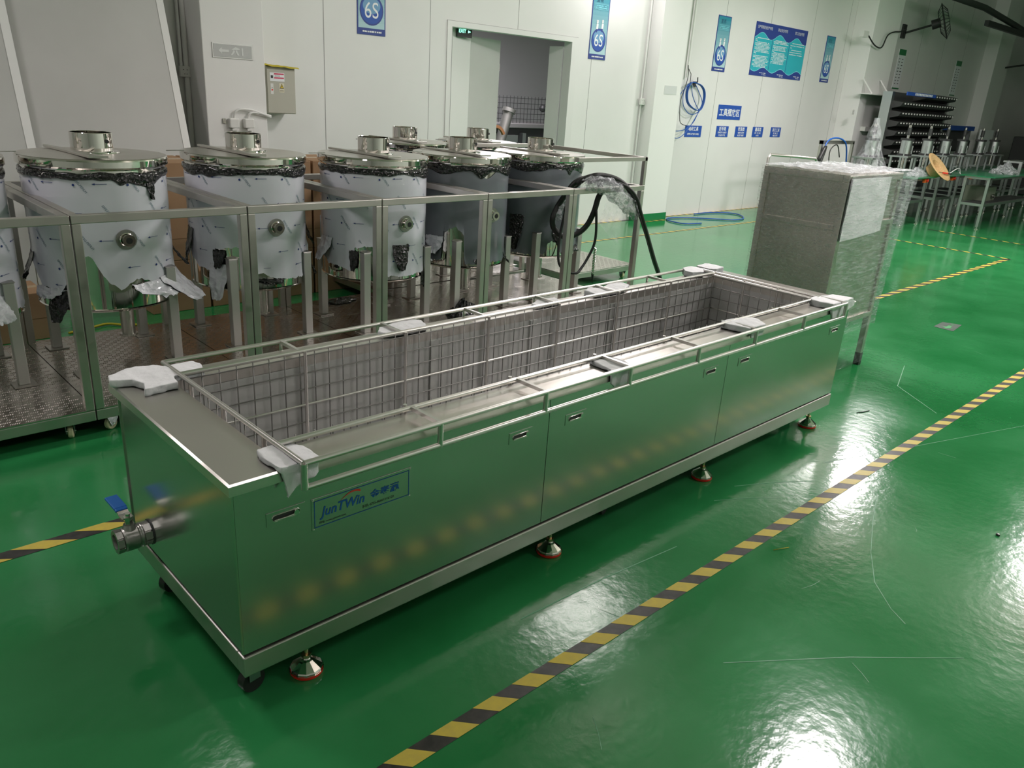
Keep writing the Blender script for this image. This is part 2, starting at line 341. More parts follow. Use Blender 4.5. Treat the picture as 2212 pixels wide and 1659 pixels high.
# ------------------------------------------------------------------ the long cleaning tank
L_, W_, H_ = 3.4186, 0.8486, 0.728
ii, jj = 0.018, 0.0225
OX0, OX1, OY0, OY1 = 0.158, 3.222, 0.118, 0.742
tank = thing('cleaning_tank', (L_/2, W_/2, 0), 'long rectangular stainless steel cleaning tank standing on red-padded feet', 'tank')
b = MB(); zb, zt = 0.209, 0.70
# front panels with seams, ends, back
segs = [ii, 1.134, 2.248, L_-ii]
for a, c in zip(segs[:-1], segs[1:]): b.box(a+0.0015, jj, zb, c-0.0015, jj+0.012, zt, PANEL)
b.box(ii+0.002, jj+0.012, zb, L_-ii-0.002, jj+0.02, zt, BLACK)
b.box(ii+0.002, W_-jj-0.012, zb, L_-ii-0.002, W_-jj, zt, PANEL)
b.build('side_panel', tank)
b = MB(); b.box(ii, jj+0.004, zb, ii+0.012, W_-jj, zt, PANEL); b.box(ii-0.004, jj+0.0015, zb, ii+0.003, jj+0.008, zt, STEEL); b.box(ii-0.004, W_-jj-0.006, zb, ii+0.003, W_-jj, zt, STEEL); b.build('end_panel', tank)
b = MB(); b.box(L_-ii-0.012, jj+0.004, zb, L_-ii, W_-jj, zt, PANEL); b.build('end_panel', tank)
b = MB(); e = 0.0; ZT = H_; Zl = H_-0.0315
def rim(b, xa, ya, xb, yb): b.box(xa, ya, ZT-0.004, xb, yb, ZT, FLANGE)
o4 = [(0, 0), (L_, 0), (L_, W_), (0, W_)]; i4 = [(OX0, OY0), (OX1, OY0), (OX1, OY1), (OX0, OY1)]
r = 0.005
def loop(pts, z): return [(x, y, z) for x, y in pts]
out_ = loop([(r, r), (L_-r, r), (L_-r, W_-r), (r, W_-r)], ZT); oe = loop(o4, ZT-r); ol = loop(o4, Zl); inn = loop(i4, ZT); inl = loop(i4, ZT-0.035)
vs = out_+inn; b.add(vs, [(i, (i+1) % 4, (i+1) % 4+4, i+4) for i in range(4)], FLANGE)
b.add(out_+oe, [(i+4, (i+1) % 4+4, (i+1) % 4, i) for i in range(4)], FLANGE, True)
b.add(oe+ol, [(i+4, (i+1) % 4+4, (i+1) % 4, i) for i in range(4)], FLANGE)
ol2 = loop([(ii, jj), (L_-ii, jj), (L_-ii, W_-jj), (ii, W_-jj)], Zl); b.add(ol+ol2, [(i+4, (i+1) % 4+4, (i+1) % 4, i) for i in range(4)], FLANGE)
b.add(inn+inl, [(i, (i+1) % 4, (i+1) % 4+4, i+4) for i in range(4)], FLANGE)
b.build('top_flange', tank)
b = MB(); e = 0.02
def wl(p, q, nrm):
    nx, ny = nrm
    def fn(u, v):
        x = p[0]+(q[0]-p[0])*u; y = p[1]+(q[1]-p[1])*u; z = (ZT-0.035)*(1-v)+0.27*v
        k = 0.004*nz(x*5, y*5+3, z*5); return (x+nx*k, y+ny*k, z)
    b.grid(fn, 60, 12, INNER)
wl((OX0-e+0.02, OY1), (OX1, OY1), (0, -1)); wl((OX1, OY1), (OX1, OY0), (-1, 0)); wl((OX1, OY0), (OX0, OY0), (0, 1)); wl((OX0, OY0), (OX0, OY1), (1, 0))
b.add([(OX0, OY0, 0.27), (OX1, OY0, 0.27), (OX1, OY1, 0.27), (OX0, OY1, 0.27)], [(0, 1, 2, 3)], INNER)
for x in (0.62, 1.18, 1.74, 2.30, 2.86): b.box(x, OY1-0.006, 0.27, x+0.045, OY1-0.001, 0.69, INNER)
b.build('inner_liner', tank)
b = MB(); bx0, by0 = ii-0.004, jj-0.004; bx1, by1 = L_-ii+0.004, W_-jj+0.004
for (xa, ya, xb, yb) in ((bx0, by0, bx1, by0+0.04), (bx0, by1-0.04, bx1, by1), (bx0, by0+0.04, bx0+0.04, by1-0.04), (bx1-0.04, by0+0.04, bx1, by1-0.04)): b.box(xa, ya, 0.136, xb, yb, 0.201, DSTEEL)
b.box(ii+0.006, jj+0.006, 0.201, L_-ii-0.006, W_-jj-0.006, 0.209, BLACK)
b.box(bx0+0.04, by0+0.04, 0.19, bx1-0.04, by1-0.04, 0.2, DSTEEL)
b.build('base_frame', tank, bevel=0.004)
# feet
def foot(x, y):
    b = MB(); b.lathe([(0.0, 0.052), (0.011, 0.052), (0.014, 0.047), (0.020, 0.043), (0.046, 0.022), (0.048, 0.018), (0.048, 0.013)], CHROME, (x, y, 0), 12, sm=False)
    b.lathe([(0.048, 0.013), (0.050, 0.013)], CHROME, (x, y, 0), 24)
    b.cyl((x, y, 0.05), (x, y, 0.138), 0.007, BRASS, n=12); b.cyl((x, y, 0.052), (x, y, 0.062), 0.015, BRASS, n=6, sm=False); b.cyl((x, y, 0.085), (x, y, 0.10), 0.014, CHROME, n=6, sm=False)
    o = b.build('levelling_foot', tank)
    plabel(MB().lathe([(0.0, 0.0), (0.046, 0.0), (0.0485, 0.004), (0.048, 0.013), (0, 0.013)], RED, (x, y, 0), 32).build('rubber_pad', o), 'red pad')
for x in (0.232, 1.267, 2.30, 3.335):
    foot(x, 0.088); foot(x, W_-0.088)
def tcaster(x, y, ang=0.4):
    R = Matrix.Rotation(ang, 3, 'Z'); a = R @ Vector((0, 1, 0)); c = Vector((x, y, 0.036))
    b = MB(); b.cyl(c-a*0.014, c+a*0.014, 0.036, RUB, n=24)
    o = b.build('caster_wheel', tank)
    b = MB(); b.obox((x+0.01, y, 0.125), 0.08, 0.07, 0.008, R, ZINC)
    for s in (-1, 1): b.obox(Vector((x, y, 0.085))+a*0.019*s, 0.035, 0.003, 0.085, R, ZINC)
    b.build('caster_fork', o)
tcaster(0.075, 0.12, 0.15); tcaster(1.66, 0.16, 0.3); tcaster(3.30, 0.20, 1.0); tcaster(0.08, 0.72, 0.3); tcaster(3.32, 0.72, 0.2)
# pull handles recessed plates
def pull(x0, x1, z0=0.5665, z1=0.6065):
    y = jj; b = MB()
    b.box(x0, y-0.0018, z0, x1, y, z1, PANEL)
    xm, zm = (x0+x1)/2, (z0+z1)/2; hl = (x1-x0)*0.36; n = 8; pts = []
    for k in range(n+1): a = math.pi/2+math.pi*k/n; pts.append((xm-hl+0.009+0.009*math.cos(a), zm+0.009*math.sin(a)))
    for k in range(n+1): a = -math.pi/2+math.pi*k/n; pts.append((xm+hl-0.009+0.009*math.cos(a), zm+0.009*math.sin(a)))
    o = b.build('flush_handle', tank, bevel=0.0006)
    b = MB(); b.add([(px, y-0.0022, pz) for px, pz in pts], [tuple(range(len(pts)))], DARK)
    b.tube([(px, y-0.0025, pz) for px, pz in pts], 0.0013, CHROME, 6, closed=True)
    b.tube([(xm-hl+0.006, y-0.003, zm-0.005), (xm, y-0.006, zm-0.004), (xm+hl-0.006, y-0.004, zm-0.003)], 0.0028, CHROME, 8, sub=4)
    b.cyl((xm+hl-0.012, y-0.001, zm+0.001), (xm+hl-0.012, y-0.008, zm+0.001), 0.0075, CHROME, n=14)
    b.build('grip', o)
for a, c in ((0.100, 0.210), (0.948, 1.054), (1.217, 1.325), (2.070, 2.180), (2.340, 2.450), (3.219, 3.330)): pull(a, c)
# name plate
y = jj-0.002; b = MB(); b.box(0.228, y, 0.508, 0.554, jj, 0.6055, PANEL)
np_ = b.build('name_plate', tank, bevel=0.001)
T = lambda x, z: (x, y-0.0008, z)
b = MB()
for xa, za, xb, zb_ in ((0.2355, 0.516, 0.5465, 0.5180), (0.2355, 0.5955, 0.5465, 0.5975), (0.2355, 0.516, 0.2375, 0.5975), (0.5445, 0.516, 0.5465, 0.5975)): b.add([T(xa, za), T(xb, za), T(xb, zb_), T(xa, zb_)], [(0, 1, 2, 3)], LOGO)
b.build('printed_border', np_)
b = MB(); b.text('JunTWin', 0.040, lambda u, v: T(0.252+u, 0.5455+v), LOGO, xs=0.94, shear=0.25, bold=0.0012); b.text('金泰瀛', 0.029, lambda u, v: T(0.412+u, 0.5485+v), LOGO, xs=1.15, bold=0.0008)
b.text('网址: www.juntwin.com', 0.0085, lambda u, v: T(0.250+u, 0.5245+v), BLACK); b.text('手机: 0755-86601116120', 0.0105, lambda u, v: T(0.385+u, 0.5265+v), BLACK)
sw = [(0.318+0.062*t, 0.5755+0.020*math.sin(t*2.2)-0.006*t) for t in [k/12 for k in range(13)]]
for k in range(12):
    w0 = 0.0004+0.0030*(k/12); w1 = 0.0004+0.0030*((k+1)/12)
    b.add([T(sw[k][0], sw[k][1]-w0), T(sw[k+1][0], sw[k+1][1]-w1), T(sw[k+1][0], sw[k+1][1]+w1), T(sw[k][0], sw[k][1]+w0)], [(0, 1, 2, 3)], REDP)
b.build('lettering', np_)
for px in (0.2325, 0.5495):
    for pz in (0.5125, 0.601): MB().lathe([(0, 0.0025), (0.002, 0.002), (0.003, 0)], CHROME, (px, y, pz), 10, R=Matrix.Rotation(math.pi/2, 3, 'X')).build('rivet', np_)
# ball valve on the end
vy, vz = 0.668, 0.274; R = 0.041; b = MB(); VR = Matrix.Rotation(-math.pi/2, 3, 'Y')   # local z -> -x
pr = [(0.030, 0.150), (0.040, 0.150), (0.043, 0.148), (0.043, 0.128), (0.040, 0.124), (0.0445, 0.120), (0.0475, 0.112), (0.0475, 0.060), (0.045, 0.054), (0.045, 0.050), (0.0475, 0.046), (0.0475, 0.040), (0.043, 0.036), (0.043, 0.010), (0.040, 0.0)]
pr = [(a*0.82, z*0.70) for a, z in pr]
b.lathe([(0.0, 0.08), (0.025, 0.08), (0.025, 0.105)], CAST, (ii, vy, vz), 28, R=VR); b.lathe(pr, CAST, (ii, vy, vz), 32, R=VR)
for za, zb2 in ((0.087, 0.105), (0.003, 0.024)):
    for k in range(8):
        a = k*math.pi/4+0.2; b.obox(Vector((ii, vy, vz))+VR @ Vector((0.0345*math.cos(a), 0.0345*math.sin(a), (za+zb2)/2)), 0.004, 0.0235, zb2-za, VR @ Matrix.Rotation(a, 3, 'Z'), CAST)
b.lathe([(0.042, 0.0), (0.042, 0.003), (0.028, 0.005)], DARK, (ii, vy, vz), 28, R=VR)
valve = b.build('drain_valve', tank)
vx = ii-0.060; vz -= 0.008
b = MB(); b.cyl((vx, vy, vz+0.042), (vx, vy, vz+0.058), 0.022, CAST, 0.016); b.cyl((vx, vy, vz+0.058), (vx, vy, vz+0.072), 0.012, STEEL, n=6, sm=False); b.cyl((vx, vy, vz+0.072), (vx, vy, vz+0.084), 0.014, CHROME, n=6, sm=False)
b.cyl((vx, vy, vz+0.084), (vx, vy, vz+0.094), 0.007, CHROME, n=12); b.build('valve_stem', valve)
b = MB(); ld = Vector((-0.03, 1, 0)).normalized()
P0 = Vector((vx, vy, vz+0.077)); P1 = P0+ld*0.035; P2 = P1+ld*0.025+Vector((0, 0, 0.010)); P3 = P2+ld*0.080+Vector((0, 0, 0.004))
b.bar(P0, P1, 0.034, 0.004, STEEL); b.bar(P1, P2, 0.032, 0.004, STEEL)
lv = b.build('lever', valve)
b = MB(); b.bar(P1+(P2-P1)*0.5, P2, 0.037, 0.009, BLUE); b.bar(P2-(P3-P2)*0.03, P3, 0.039, 0.009, BLUE)
plabel(b.build('lever_sleeve', valve, bevel=0.003), 'blue sleeve')

# ------------------------------------------------------------------ wire basket hanging in the tank
ZR = 0.752; BX0, BX1 = 0.178, 3.205; YO0, YO1, YI0, YI1 = -0.040, 0.870, 0.100, 0.733
bask = thing('wire_basket', ((BX0+BX1)/2, (YO0+YO1)/2, 0.32), 'long wire mesh basket hanging inside the steel tank from a tube frame', 'basket')
b = MB(); rr = 0.0078
for y in (YO0, YO1, YI0, YI1): b.cyl((BX0, y, ZR), (BX1, y, ZR), rr if y != YI1 else 0.008, WIRE, n=14)
for x in (BX0, BX1): b.cyl((x, YO0, ZR), (x, YO1, ZR), rr, WIRE, n=14)
b.cyl((BX1-0.02, YI0, ZR-0.012), (BX1-0.02, YI1, ZR-0.012), 0.009, WIRE, n=12)
b.build('top_frame', bask)
b = MB(); zl = 0.684
b.cyl((BX0, YO0, zl), (BX1, YO0, zl), 0.008, WIRE, n=12); b.build('lower_rail', bask)
xs = [BX0+k*0.4323 for k in range(8)]
for k, x in enumerate(xs):
    b = MB(); b.cyl((x, YO0, zl-0.004), (x, YO0, ZR), 0.0085 if 0 < k < 7 else 0.0095, WIRE, n=12); b.build('drop_post', bask)
    if 0 < k < 7:
        b = MB(); b.bar((x, YO0, ZR), (x, YI0, ZR), 0.012, 0.012, WIRE); b.build('cross_bar', bask)
        b = MB(); b.bar((x-0.015, YI1, ZR), (x-0.015, YO1, ZR), 0.012, 0.012, WIRE); b.cyl((x-0.015, YO1, ZR), (x-0.015, YO1, ZR-0.045), 0.006, WIRE, n=8); b.build('cross_bar', bask)
MY0, MY1, MX0, MX1, MZ = 0.128, 0.728, 0.188, 3.190, 0.33
def wmesh(pa, pb, name):
    pa = Vector((*pa, 0)); pb = Vector((*pb, 0)); L = (pb-pa).length; d = (pb-pa)/L; n = Vector((-d.y, d.x, 0)); b = MB()
    k = 0; cnt = round(L/0.0577); seg = L/cnt
    for k in range(cnt+1):
        p = pa+d*seg*k; q = [p+Vector((0, 0, z)) for z in (ZR, 0.6, 0.45, MZ)]
        for t in range(1, 3): q[t] += n*0.0015*nz(k*3.1, t)+d*0.003*nz(k*1.7, t+9)
        b.tube(q, 0.0021, WIRED, 6)
    for z in (0.735, 0.672, 0.612, 0.552, 0.484, 0.42, 0.36):
        b.tube([pa+d*L*t/12+Vector((0, 0, z+0.0012*nz(t, z*40)))-n*0.003 for t in range(13)], 0.0045 if abs(z-0.552) < 0.001 else 0.0024, WIRE if abs(z-0.552) < 0.001 else WIRED, 6)
    b.build(name, bask)
wmesh((MX0, MY1), (MX1, MY1), 'mesh_wall'); wmesh((MX0, MY0), (MX1, MY0), 'mesh_wall'); wmesh((MX0, MY0), (MX0, MY1), 'mesh_wall'); wmesh((MX1, MY0), (MX1, MY1), 'mesh_wall')
for k, x in enumerate(xs[1:-1]):
    for yy in (MY0, MY1):
        b = MB(); b.cyl((x, yy+0.004 if yy < 0.4 else yy-0.004, MZ), (x, yy+0.004 if yy < 0.4 else yy-0.004, ZR), 0.0065, WIRE, n=10); b.build('upright', bask)
for yy in (0.33, 0.53): MB().cyl((MX1-0.004, yy, MZ), (MX1-0.004, yy, ZR), 0.006, WIRE, n=10).build('upright', bask)
for yy in (0.18, 0.43, 0.66): MB().cyl((BX0+0.004, yy, MZ), (BX0+0.004, yy, ZR), 0.0075, WIRE, n=10).build('upright', bask)
b = MB()
for k in range(53): b.cyl((MX0+0.0577*k, MY0, MZ), (MX0+0.0577*k, MY1, MZ), 0.0022, WIRE, n=5)
for k in range(11): b.cyl((MX0, MY0+0.06*k, MZ+0.004), (MX1, MY0+0.06*k, MZ+0.004), 0.0024, WIRE, n=5)
b.build('mesh_bottom', bask)

# ------------------------------------------------------------------ foam padding
FG = 'white foam scraps padding the basket frame'
def foam(tops, label, hang=None, th=0.019, z=H_, lift=0):
    """tops: outline on the flange (x, y); hang: outline over the front edge (x, z)"""
    b = MB(); b.prism(tops, z+0.0005, z+th, FOAM)
    if hang: b.prism(hang, 0.0015, 0.018, FOAM, T=lambda x, zz, t: (x, -t, zz))
    o = b.build('foam_piece'); tag(o, label, 'foam', FG)
    r = o.modifiers.new('r', 'REMESH'); r.mode = 'VOXEL'; r.voxel_size = 0.0035; r.use_smooth_shade = True
    s = o.modifiers.new('s', 'SMOOTH'); s.iterations = 5; s.factor = 0.6
    tx = bpy.data.textures.get('foam_lumps') or bpy.data.textures.new('foam_lumps', 'CLOUDS'); tx.noise_scale = 0.07
    dd = o.modifiers.new('d', 'DISPLACE'); dd.texture = tx; dd.strength = 0.014; dd.mid_level = 0.55; dd.texture_coords = 'LOCAL'
    return o
foam([(-0.012, 0.79), (0.0, 0.845), (0.06, 0.87), (0.14, 0.868), (0.165, 0.84), (0.26, 0.835), (0.275, 0.80), (0.262, 0.735), (0.158, 0.728), (0.150, 0.672), (0.046, 0.664), (0.062, 0.72), (0.045, 0.765), (0.01, 0.78)], 'white foam piece on the far left corner of the long tank', th=0.026)
foam([(0.128, 0.115), (0.170, 0.118), (0.215, 0.117), (0.238, 0.06), (0.240, 0.0), (0.240, -0.019), (0.128, -0.019), (0.122, 0.0), (0.118, 0.06)], 'white foam piece with a hanging point at the near corner of the tank',
     hang=[(0.127, 0.745), (0.236, 0.745), (0.236, 0.70), (0.222, 0.692), (0.186, 0.690), (0.182, 0.682), (0.165, 0.672), (0.150, 0.652), (0.143, 0.648), (0.140, 0.675), (0.134, 0.705)])
foam([(0.965, 0.80), (1.00, 0.842), (1.09, 0.868), (1.17, 0.872), (1.21, 0.845), (1.19, 0.79), (1.17, 0.757), (1.09, 0.748), (1.03, 0.746), (0.97, 0.77)], 'white foam piece on the far rim, nearest to the far left corner', th=0.022)
foam([(1.80, 0.80), (1.88, 0.84), (1.985, 0.83), (1.96, 0.76), (1.87, 0.747), (1.80, 0.75)], 'flat white foam scrap on the far rim at about half its length', th=0.018)
foam([(2.20, 0.83), (2.27, 0.872), (2.34, 0.835), (2.44, 0.872), (2.53, 0.868), (2.52, 0.80), (2.42, 0.752), (2.30, 0.748), (2.20, 0.76)], 'crumpled white foam piece on the far rim by the corner end of the basket', th=0.024)
foam([(3.05, 0.835), (3.10, 0.885), (3.19, 0.885), (3.185, 0.80), (3.12, 0.752), (3.05, 0.78)], 'rounded white foam piece at the far right corner, left of the rim bar', th=0.036)
foam([(3.215, 0.87), (3.32, 0.88), (3.345, 0.80), (3.34, 0.76), (3.25, 0.75), (3.215, 0.78)], 'upturned white foam piece at the far right corner, right of the rim bar', th=0.04)
foam([(1.425, 0.112), (1.475, 0.115), (1.53, 0.112), (1.53, 0.03), (1.52, -0.019), (1.41, -0.019), (1.415, 0.05)], 'yellowed white foam strip bent over the near rim halfway along', hang=[(1.40, 0.745), (1.53, 0.745), (1.515, 0.69), (1.475, 0.67), (1.43, 0.668), (1.405, 0.69)])
foam([(2.29, 0.112), (2.35, 0.116), (2.47, 0.115), (2.50, 0.06), (2.46, -0.019), (2.32, -0.019), (2.30, 0.05)], 'bulky white foam piece on the near rim towards its far end', hang=[(2.33, 0.745), (2.45, 0.745), (2.44, 0.705), (2.35, 0.70)], th=0.03)
foam([(3.09, 0.10), (3.16, 0.115), (3.215, 0.115), (3.32, 0.09), (3.345, -0.015), (3.10, -0.019), (3.085, 0.04)], 'white foam piece with drooping flaps at the tank corner by the wrapped cabinet', hang=[(3.10, 0.745), (3.36, 0.745), (3.37, 0.71), (3.25, 0.685), (3.20, 0.665), (3.14, 0.66), (3.115, 0.70)], th=0.03)

# ------------------------------------------------------------------ carts
def tread(b, xa, ya, xb, yb, z):
    ny = int((yb-ya)/0.030); nx = int((xb-xa)/0.062)
    for j in range(ny):
        for i in range(nx):
            cx = xa+0.035+i*0.062+(0.031 if j % 2 else 0); cy = ya+0.018+j*0.030
            if cx > xb-0.03: continue
            for k in range(5):
                px = cx+(k-2)*0.0088; a = 0.9; dx = 0.0105*math.cos(a); dy = 0.0105*math.sin(a); nx_, ny_ = -math.sin(a)*0.0022, math.cos(a)*0.0022
                b.add([(px-dx, cy-dy, z), (px+nx_, cy+ny_, z), (px+dx, cy+dy, z), (px-nx_, cy-ny_, z), (px-dx*0.4, cy-dy*0.4, z+0.0028), (px+dx*0.4, cy+dy*0.4, z+0.0028)],
                      [(0, 4, 1), (4, 5, 1), (1, 5, 2), (2, 5, 3), (5, 4, 3), (4, 0, 3)], PLATE)
PLATE = mat('tread_plate', (0.56, 0.52, 0.48), 0.24, 1, rvar=0.07, nscale=8, bump=0.08, bscale=30)
def caster(root, x, y, ang):
    R = Matrix.Rotation(ang, 3, 'Z'); a = R @ Vector((0, 1, 0)); u = R @ Vector((1, 0, 0)); c = Vector((x, y, 0.032))
    b = MB(); b.lathe([(0.013, -0.012), (0.028, -0.012), (0.032, -0.007), (0.032, 0.007), (0.028, 0.012), (0.013, 0.012)], CREAM, c, 28, R=R @ Matrix.Rotation(math.pi/2, 3, 'X'))
    b.cyl(c-a*0.013, c+a*0.013, 0.013, DARK, n=14)
    w = b.build('caster', root, world=False)
    b = MB(); b.obox(Vector((x, y, 0.078))-u*0.0, 0.075, 0.06, 0.004, R, ZINC)
    for s in (-1, 1):
        P = [Vector(q) for q in ((-0.036, 0, 0.076), (0.020, 0, 0.076), (0.030, 0, 0.055), (0.010, 0, 0.025), (-0.012, 0, 0.022))]
        A = [Vector((x, y, 0))+R @ Vector((p.x, s*0.0165, p.z)) for p in P]; B = [q+a*0.0025*s for q in A]
        n = 5; b.add(A+B, [tuple(range(n)), tuple(reversed(range(n, 2*n)))]+[(i, (i+1) % n, (i+1) % n+n, i+n) for i in range(n)], ZINC)
    b.cyl(c-a*0.022, c+a*0.022, 0.0045, CHROME, n=8)
    b.build('fork', w, world=False)
def make_cart(wx, dy, zt=1.035, top=True, postmat=DSTEEL):
    root = bpy.data.objects.new('wheeled_cart', None); C.objects.link(root)
    b = MB(); b.box(0, 0, 0.132, wx, dy, 0.138, PLATE); tread(b, 0.005, 0.005, wx-0.005, dy-0.005, 0.138); b.build('platform', root, world=False)
    b = MB(); t = 0.045
    b.box(0, 0, 0.082, wx, t, 0.132, postmat); b.box(0, dy-t, 0.082, wx, dy, 0.132, postmat); b.box(0, t, 0.082, t, dy-t, 0.132, postmat); b.box(wx-t, t, 0.082, wx, dy-t, 0.132, postmat)
    b.build('base_frame', root, world=False, bevel=0.003)
    p = 0.038
    if top:
        for px in (0, wx-p):
            for py in (0, dy-p): MB().box(px, py, 0.132, px+p, py+p, zt-p, postmat).build('post', root, world=False, bevel=0.003)
        b = MB(); b.box(0, 0, zt-p, wx, p, zt, postmat); b.box(0, dy-p, zt-p, wx, dy, zt, postmat); b.box(0, p, zt-p, p, dy-p, zt, postmat); b.box(wx-p, p, zt-p, wx, dy-p, zt, postmat)
        b.build('top_rail', root, world=False, bevel=0.003)
    for px, py, a in ((0.07, 0.06, 0.5), (wx-0.10, 0.06, 1.25), (0.07, dy-0.07, 2.0), (wx-0.08, dy-0.07, 0.2)): caster(root, px, py, a)
    return root
CW = 0.795; CG = 'steel tube carts carrying the mixing tanks'
proto = make_cart(CW, 1.21)
cart_spots = [(-0.5175, 2.105, 'leftmost steel tube cart in the front row, cut by the picture edge'), (0.2825, 2.105, 'steel tube cart under the nearest mixing tank, by the tank corner'),
              (1.0825, 2.105, 'steel tube cart under the second white-filmed tank'), (1.8825, 2.105, 'steel tube cart under the third white-filmed tank'), (2.6825, 2.105, 'steel tube cart under the front left grey-filmed tank'),
              (2.6825, 3.345, 'back row steel tube cart behind the grey-filmed tank'), (3.4825, 3.345, 'back row steel tube cart at the right end')]
for k, (x, y, lab) in enumerate(cart_spots):
    c = proto if k == 0 else copy_tree(proto); c.location = (x, y, 0); tag(c, lab, 'cart', CG)
# tall framed cart at the right end
tc_ = make_cart(CW, 1.15); tc_.location = (3.4825, 2.105, 0); tag(tc_, 'steel tube cart with an added taller frame, where the black hose hangs', 'cart', CG)
b = MB(); p = 0.03; zt = 1.245
for px, py in ((CW-p, 0), (CW-p, 1.12), (0, 1.12)): b.box(px, py, 1.035, px+p, py+p, zt, DSTEEL)
b.box(0.02, 0, zt-p, CW, p, zt, DSTEEL); b.box(0, 1.12, zt-p, CW, 1.15, zt, DSTEEL); b.box(CW-p, p, zt-p, CW, 1.12, zt, DSTEEL); b.build('upper_frame', tc_, world=False, bevel=0.002)
lc = make_cart(0.97, 1.0, top=False); lc.location = (4.475, 3.0, 0); tag(lc, 'low platform cart with bright tread plate, standing by the wall pillar', 'cart', CG)
lc.name = 'platform_cart'

# ------------------------------------------------------------------ mixing tanks
RB = 0.333
def tank_proto():
    root = bpy.data.objects.new('mixing_tank', None); C.objects.link(root)
    def bu(b, n, par=None, **k): return b.build(n, par or root, world=False, **k)
    b = MB(); b.lathe([(0.0, 0.435), (0.15, 0.440), (0.30, 0.455), (0.333, 0.470), (0.338, 0.476), (RB, 0.48), (RB, 1.165), (0.335, 1.175), (0.335, 1.205)], CHROME, n=64); bu(b, 'vessel_body')
    b = MB(); b.lathe([(RB+0.001, 1.170), (0.346, 1.172), (0.352, 1.180), (0.352, 1.208), (0.350, 1.214), (0.345, 1.218), (0.20, 1.2235), (0.10, 1.225), (0, 1.2255)], CHROME, n=64)
    # flat lid skin in duller steel
    b.lathe([(0.346, 1.2188), (0.20, 1.2245), (0.0, 1.2265)], LIDM, n=64)
    lid = bu(b, 'lid')
    # hinged half lid seam: raised folded strip across the lid
    b = MB(); b.prism([(-0.155, 0.29), (-0.135, 0.305), (-0.065, -0.21), (-0.03, -0.338), (-0.115, -0.325)], 1.226, 1.238, LIDM); bu(b, 'hinge_strip', bevel=0.002)
    b = MB(); b.bar((-0.34, 0.02, 1.228), (-0.43, 0.05, 1.224), 0.02, 0.004, STEEL); bu(b, 'lid_handle')
    b = MB(); rz = [(0.0995, 1.232), (0.1, 1.25), (0.1, 1.322), (0.0985, 1.324), (0.097, 1.322), (0.096, 1.245)]; b.lathe(rz, CHROME, n=48); b.lathe([(0.096, 1.245), (0, 1.245)], STEEL, n=48)
    b.lathe([(0.128, 1.226), (0.126, 1.231), (0.1, 1.233)], CHROME, n=48)
    rg = bu(b, 'motor_collar')
    b = MB(); b.cyl((0.045, -0.0885, 1.285), (0.045, -0.094, 1.285), 0.010, BLACK, n=16); bu(b, 'bolt_hole', rg)
    b = MB(); RN = Matrix.Rotation(math.pi/2, 3, 'X')
    P = lambda r_: Vector((0.01, -r_, 0.832))
    b.cyl(P(RB-0.03), P(RB+0.008), 0.050, CAST, n=32); b.cyl(P(RB+0.006), P(RB+0.012), 0.036, CHROME, 0.030, n=28); b.cyl(P(RB+0.008), P(RB+0.040), 0.019, CHROME, n=24); b.cyl(P(RB+0.036), P(RB+0.046), 0.030, CHROME, n=28)
    b.cyl(P(RB+0.046), P(RB+0.0465), 0.016, BLACK, n=20); bu(b, 'side_nozzle')
    for sx in (-1, 1):
        for sy in (-1, 1):
            x, y = sx*0.235, sy*0.258; b = MB(); b.box(x-0.024, y-0.024, 0.146, x+0.024, y+0.024, 0.655, LEGM); b.box(x-0.028, y-0.028, 0.655, x+0.028, y+0.028, 0.661, CAST)
            lg = bu(b, 'leg', bevel=0.003)
            b = MB(); b.box(x-0.05, y-0.05, 0.1395, x+0.05, y+0.05, 0.146, DSTEEL); bu(b, 'foot_plate', lg)
    b = MB(); b.cyl((0.08, 0.02, 0.44), (0.08, 0.02, 0.23), 0.036, STEEL, n=20); b.cyl((0.08, 0.02, 0.24), (0.08, 0.02, 0.228), 0.046, STEEL, n=24); bu(b, 'outlet_pipe')
    return root
def interp(keys, t):
    if t <= keys[0][0]: return keys[0][1]
    for (a, u), (b2, v) in zip(keys[:-1], keys[1:]):
        if a <= t <= b2: return u+(v-u)*(t-a)/(b2-a)
    return keys[-1][1]
def film(root, keys, mf, seed, top=1.138, jag=0.012, tops=None):
    n = 260; b = MB(); R0 = RB+0.0035
    def zb(th):
        d = math.degrees(th)
        while d > 164: d -= 360
        while d < -196: d += 360
        return interp(keys, d)+jag*nz(th*9, seed)+jag*0.7*nz(th*31, seed+5)
    def fn(u, v):
        th = u*2*math.pi; z0 = zb(th); z1 = (interp(tops, math.degrees(th) if math.degrees(th) < 164 else math.degrees(th)-360) if tops else top)+0.005*nz(th*7, seed+2)
        z = z0+(z1-z0)*v; fl = max(0, 0.06-(z-z0))/0.06
        r = R0+0.0018*nz(th*4, z*6, seed)+fl*fl*0.012*(nz(th*6, seed+8)+0.45)
        return (r*math.cos(th), r*math.sin(th), z)
    b.grid(fn, n, 26, mf, close_u=True)
    return b.build('protective_film', root, world=False)
def crumple(root, mats, spec, seed):
    """spec: list of (deg0, deg1, ztop, length, flare) hanging torn flaps"""
    for k, (d0, d1, zt, ln, fl) in enumerate(spec):
        b = MB(); sd = seed+k*3.7
        def fn(u, v):
            d = math.radians(d0+(d1-d0)*(u if v < .01 else (0.5+(u-0.5)*(1-0.65*v*v))+0.10*nz(v*4, sd))); z = zt-ln*v+0.012*nz(u*6, v*3, sd)
            r = RB+0.006+fl*v**1.3+0.018*v*nz(u*5, v*6, sd+2); return (r*math.cos(d), r*math.sin(d), z+0.02*fl*math.sin(v*3))
        b.sheet(fn, 14, 12, mats[1], mats[0], 0.002); b.build('torn_flap', root, world=False)
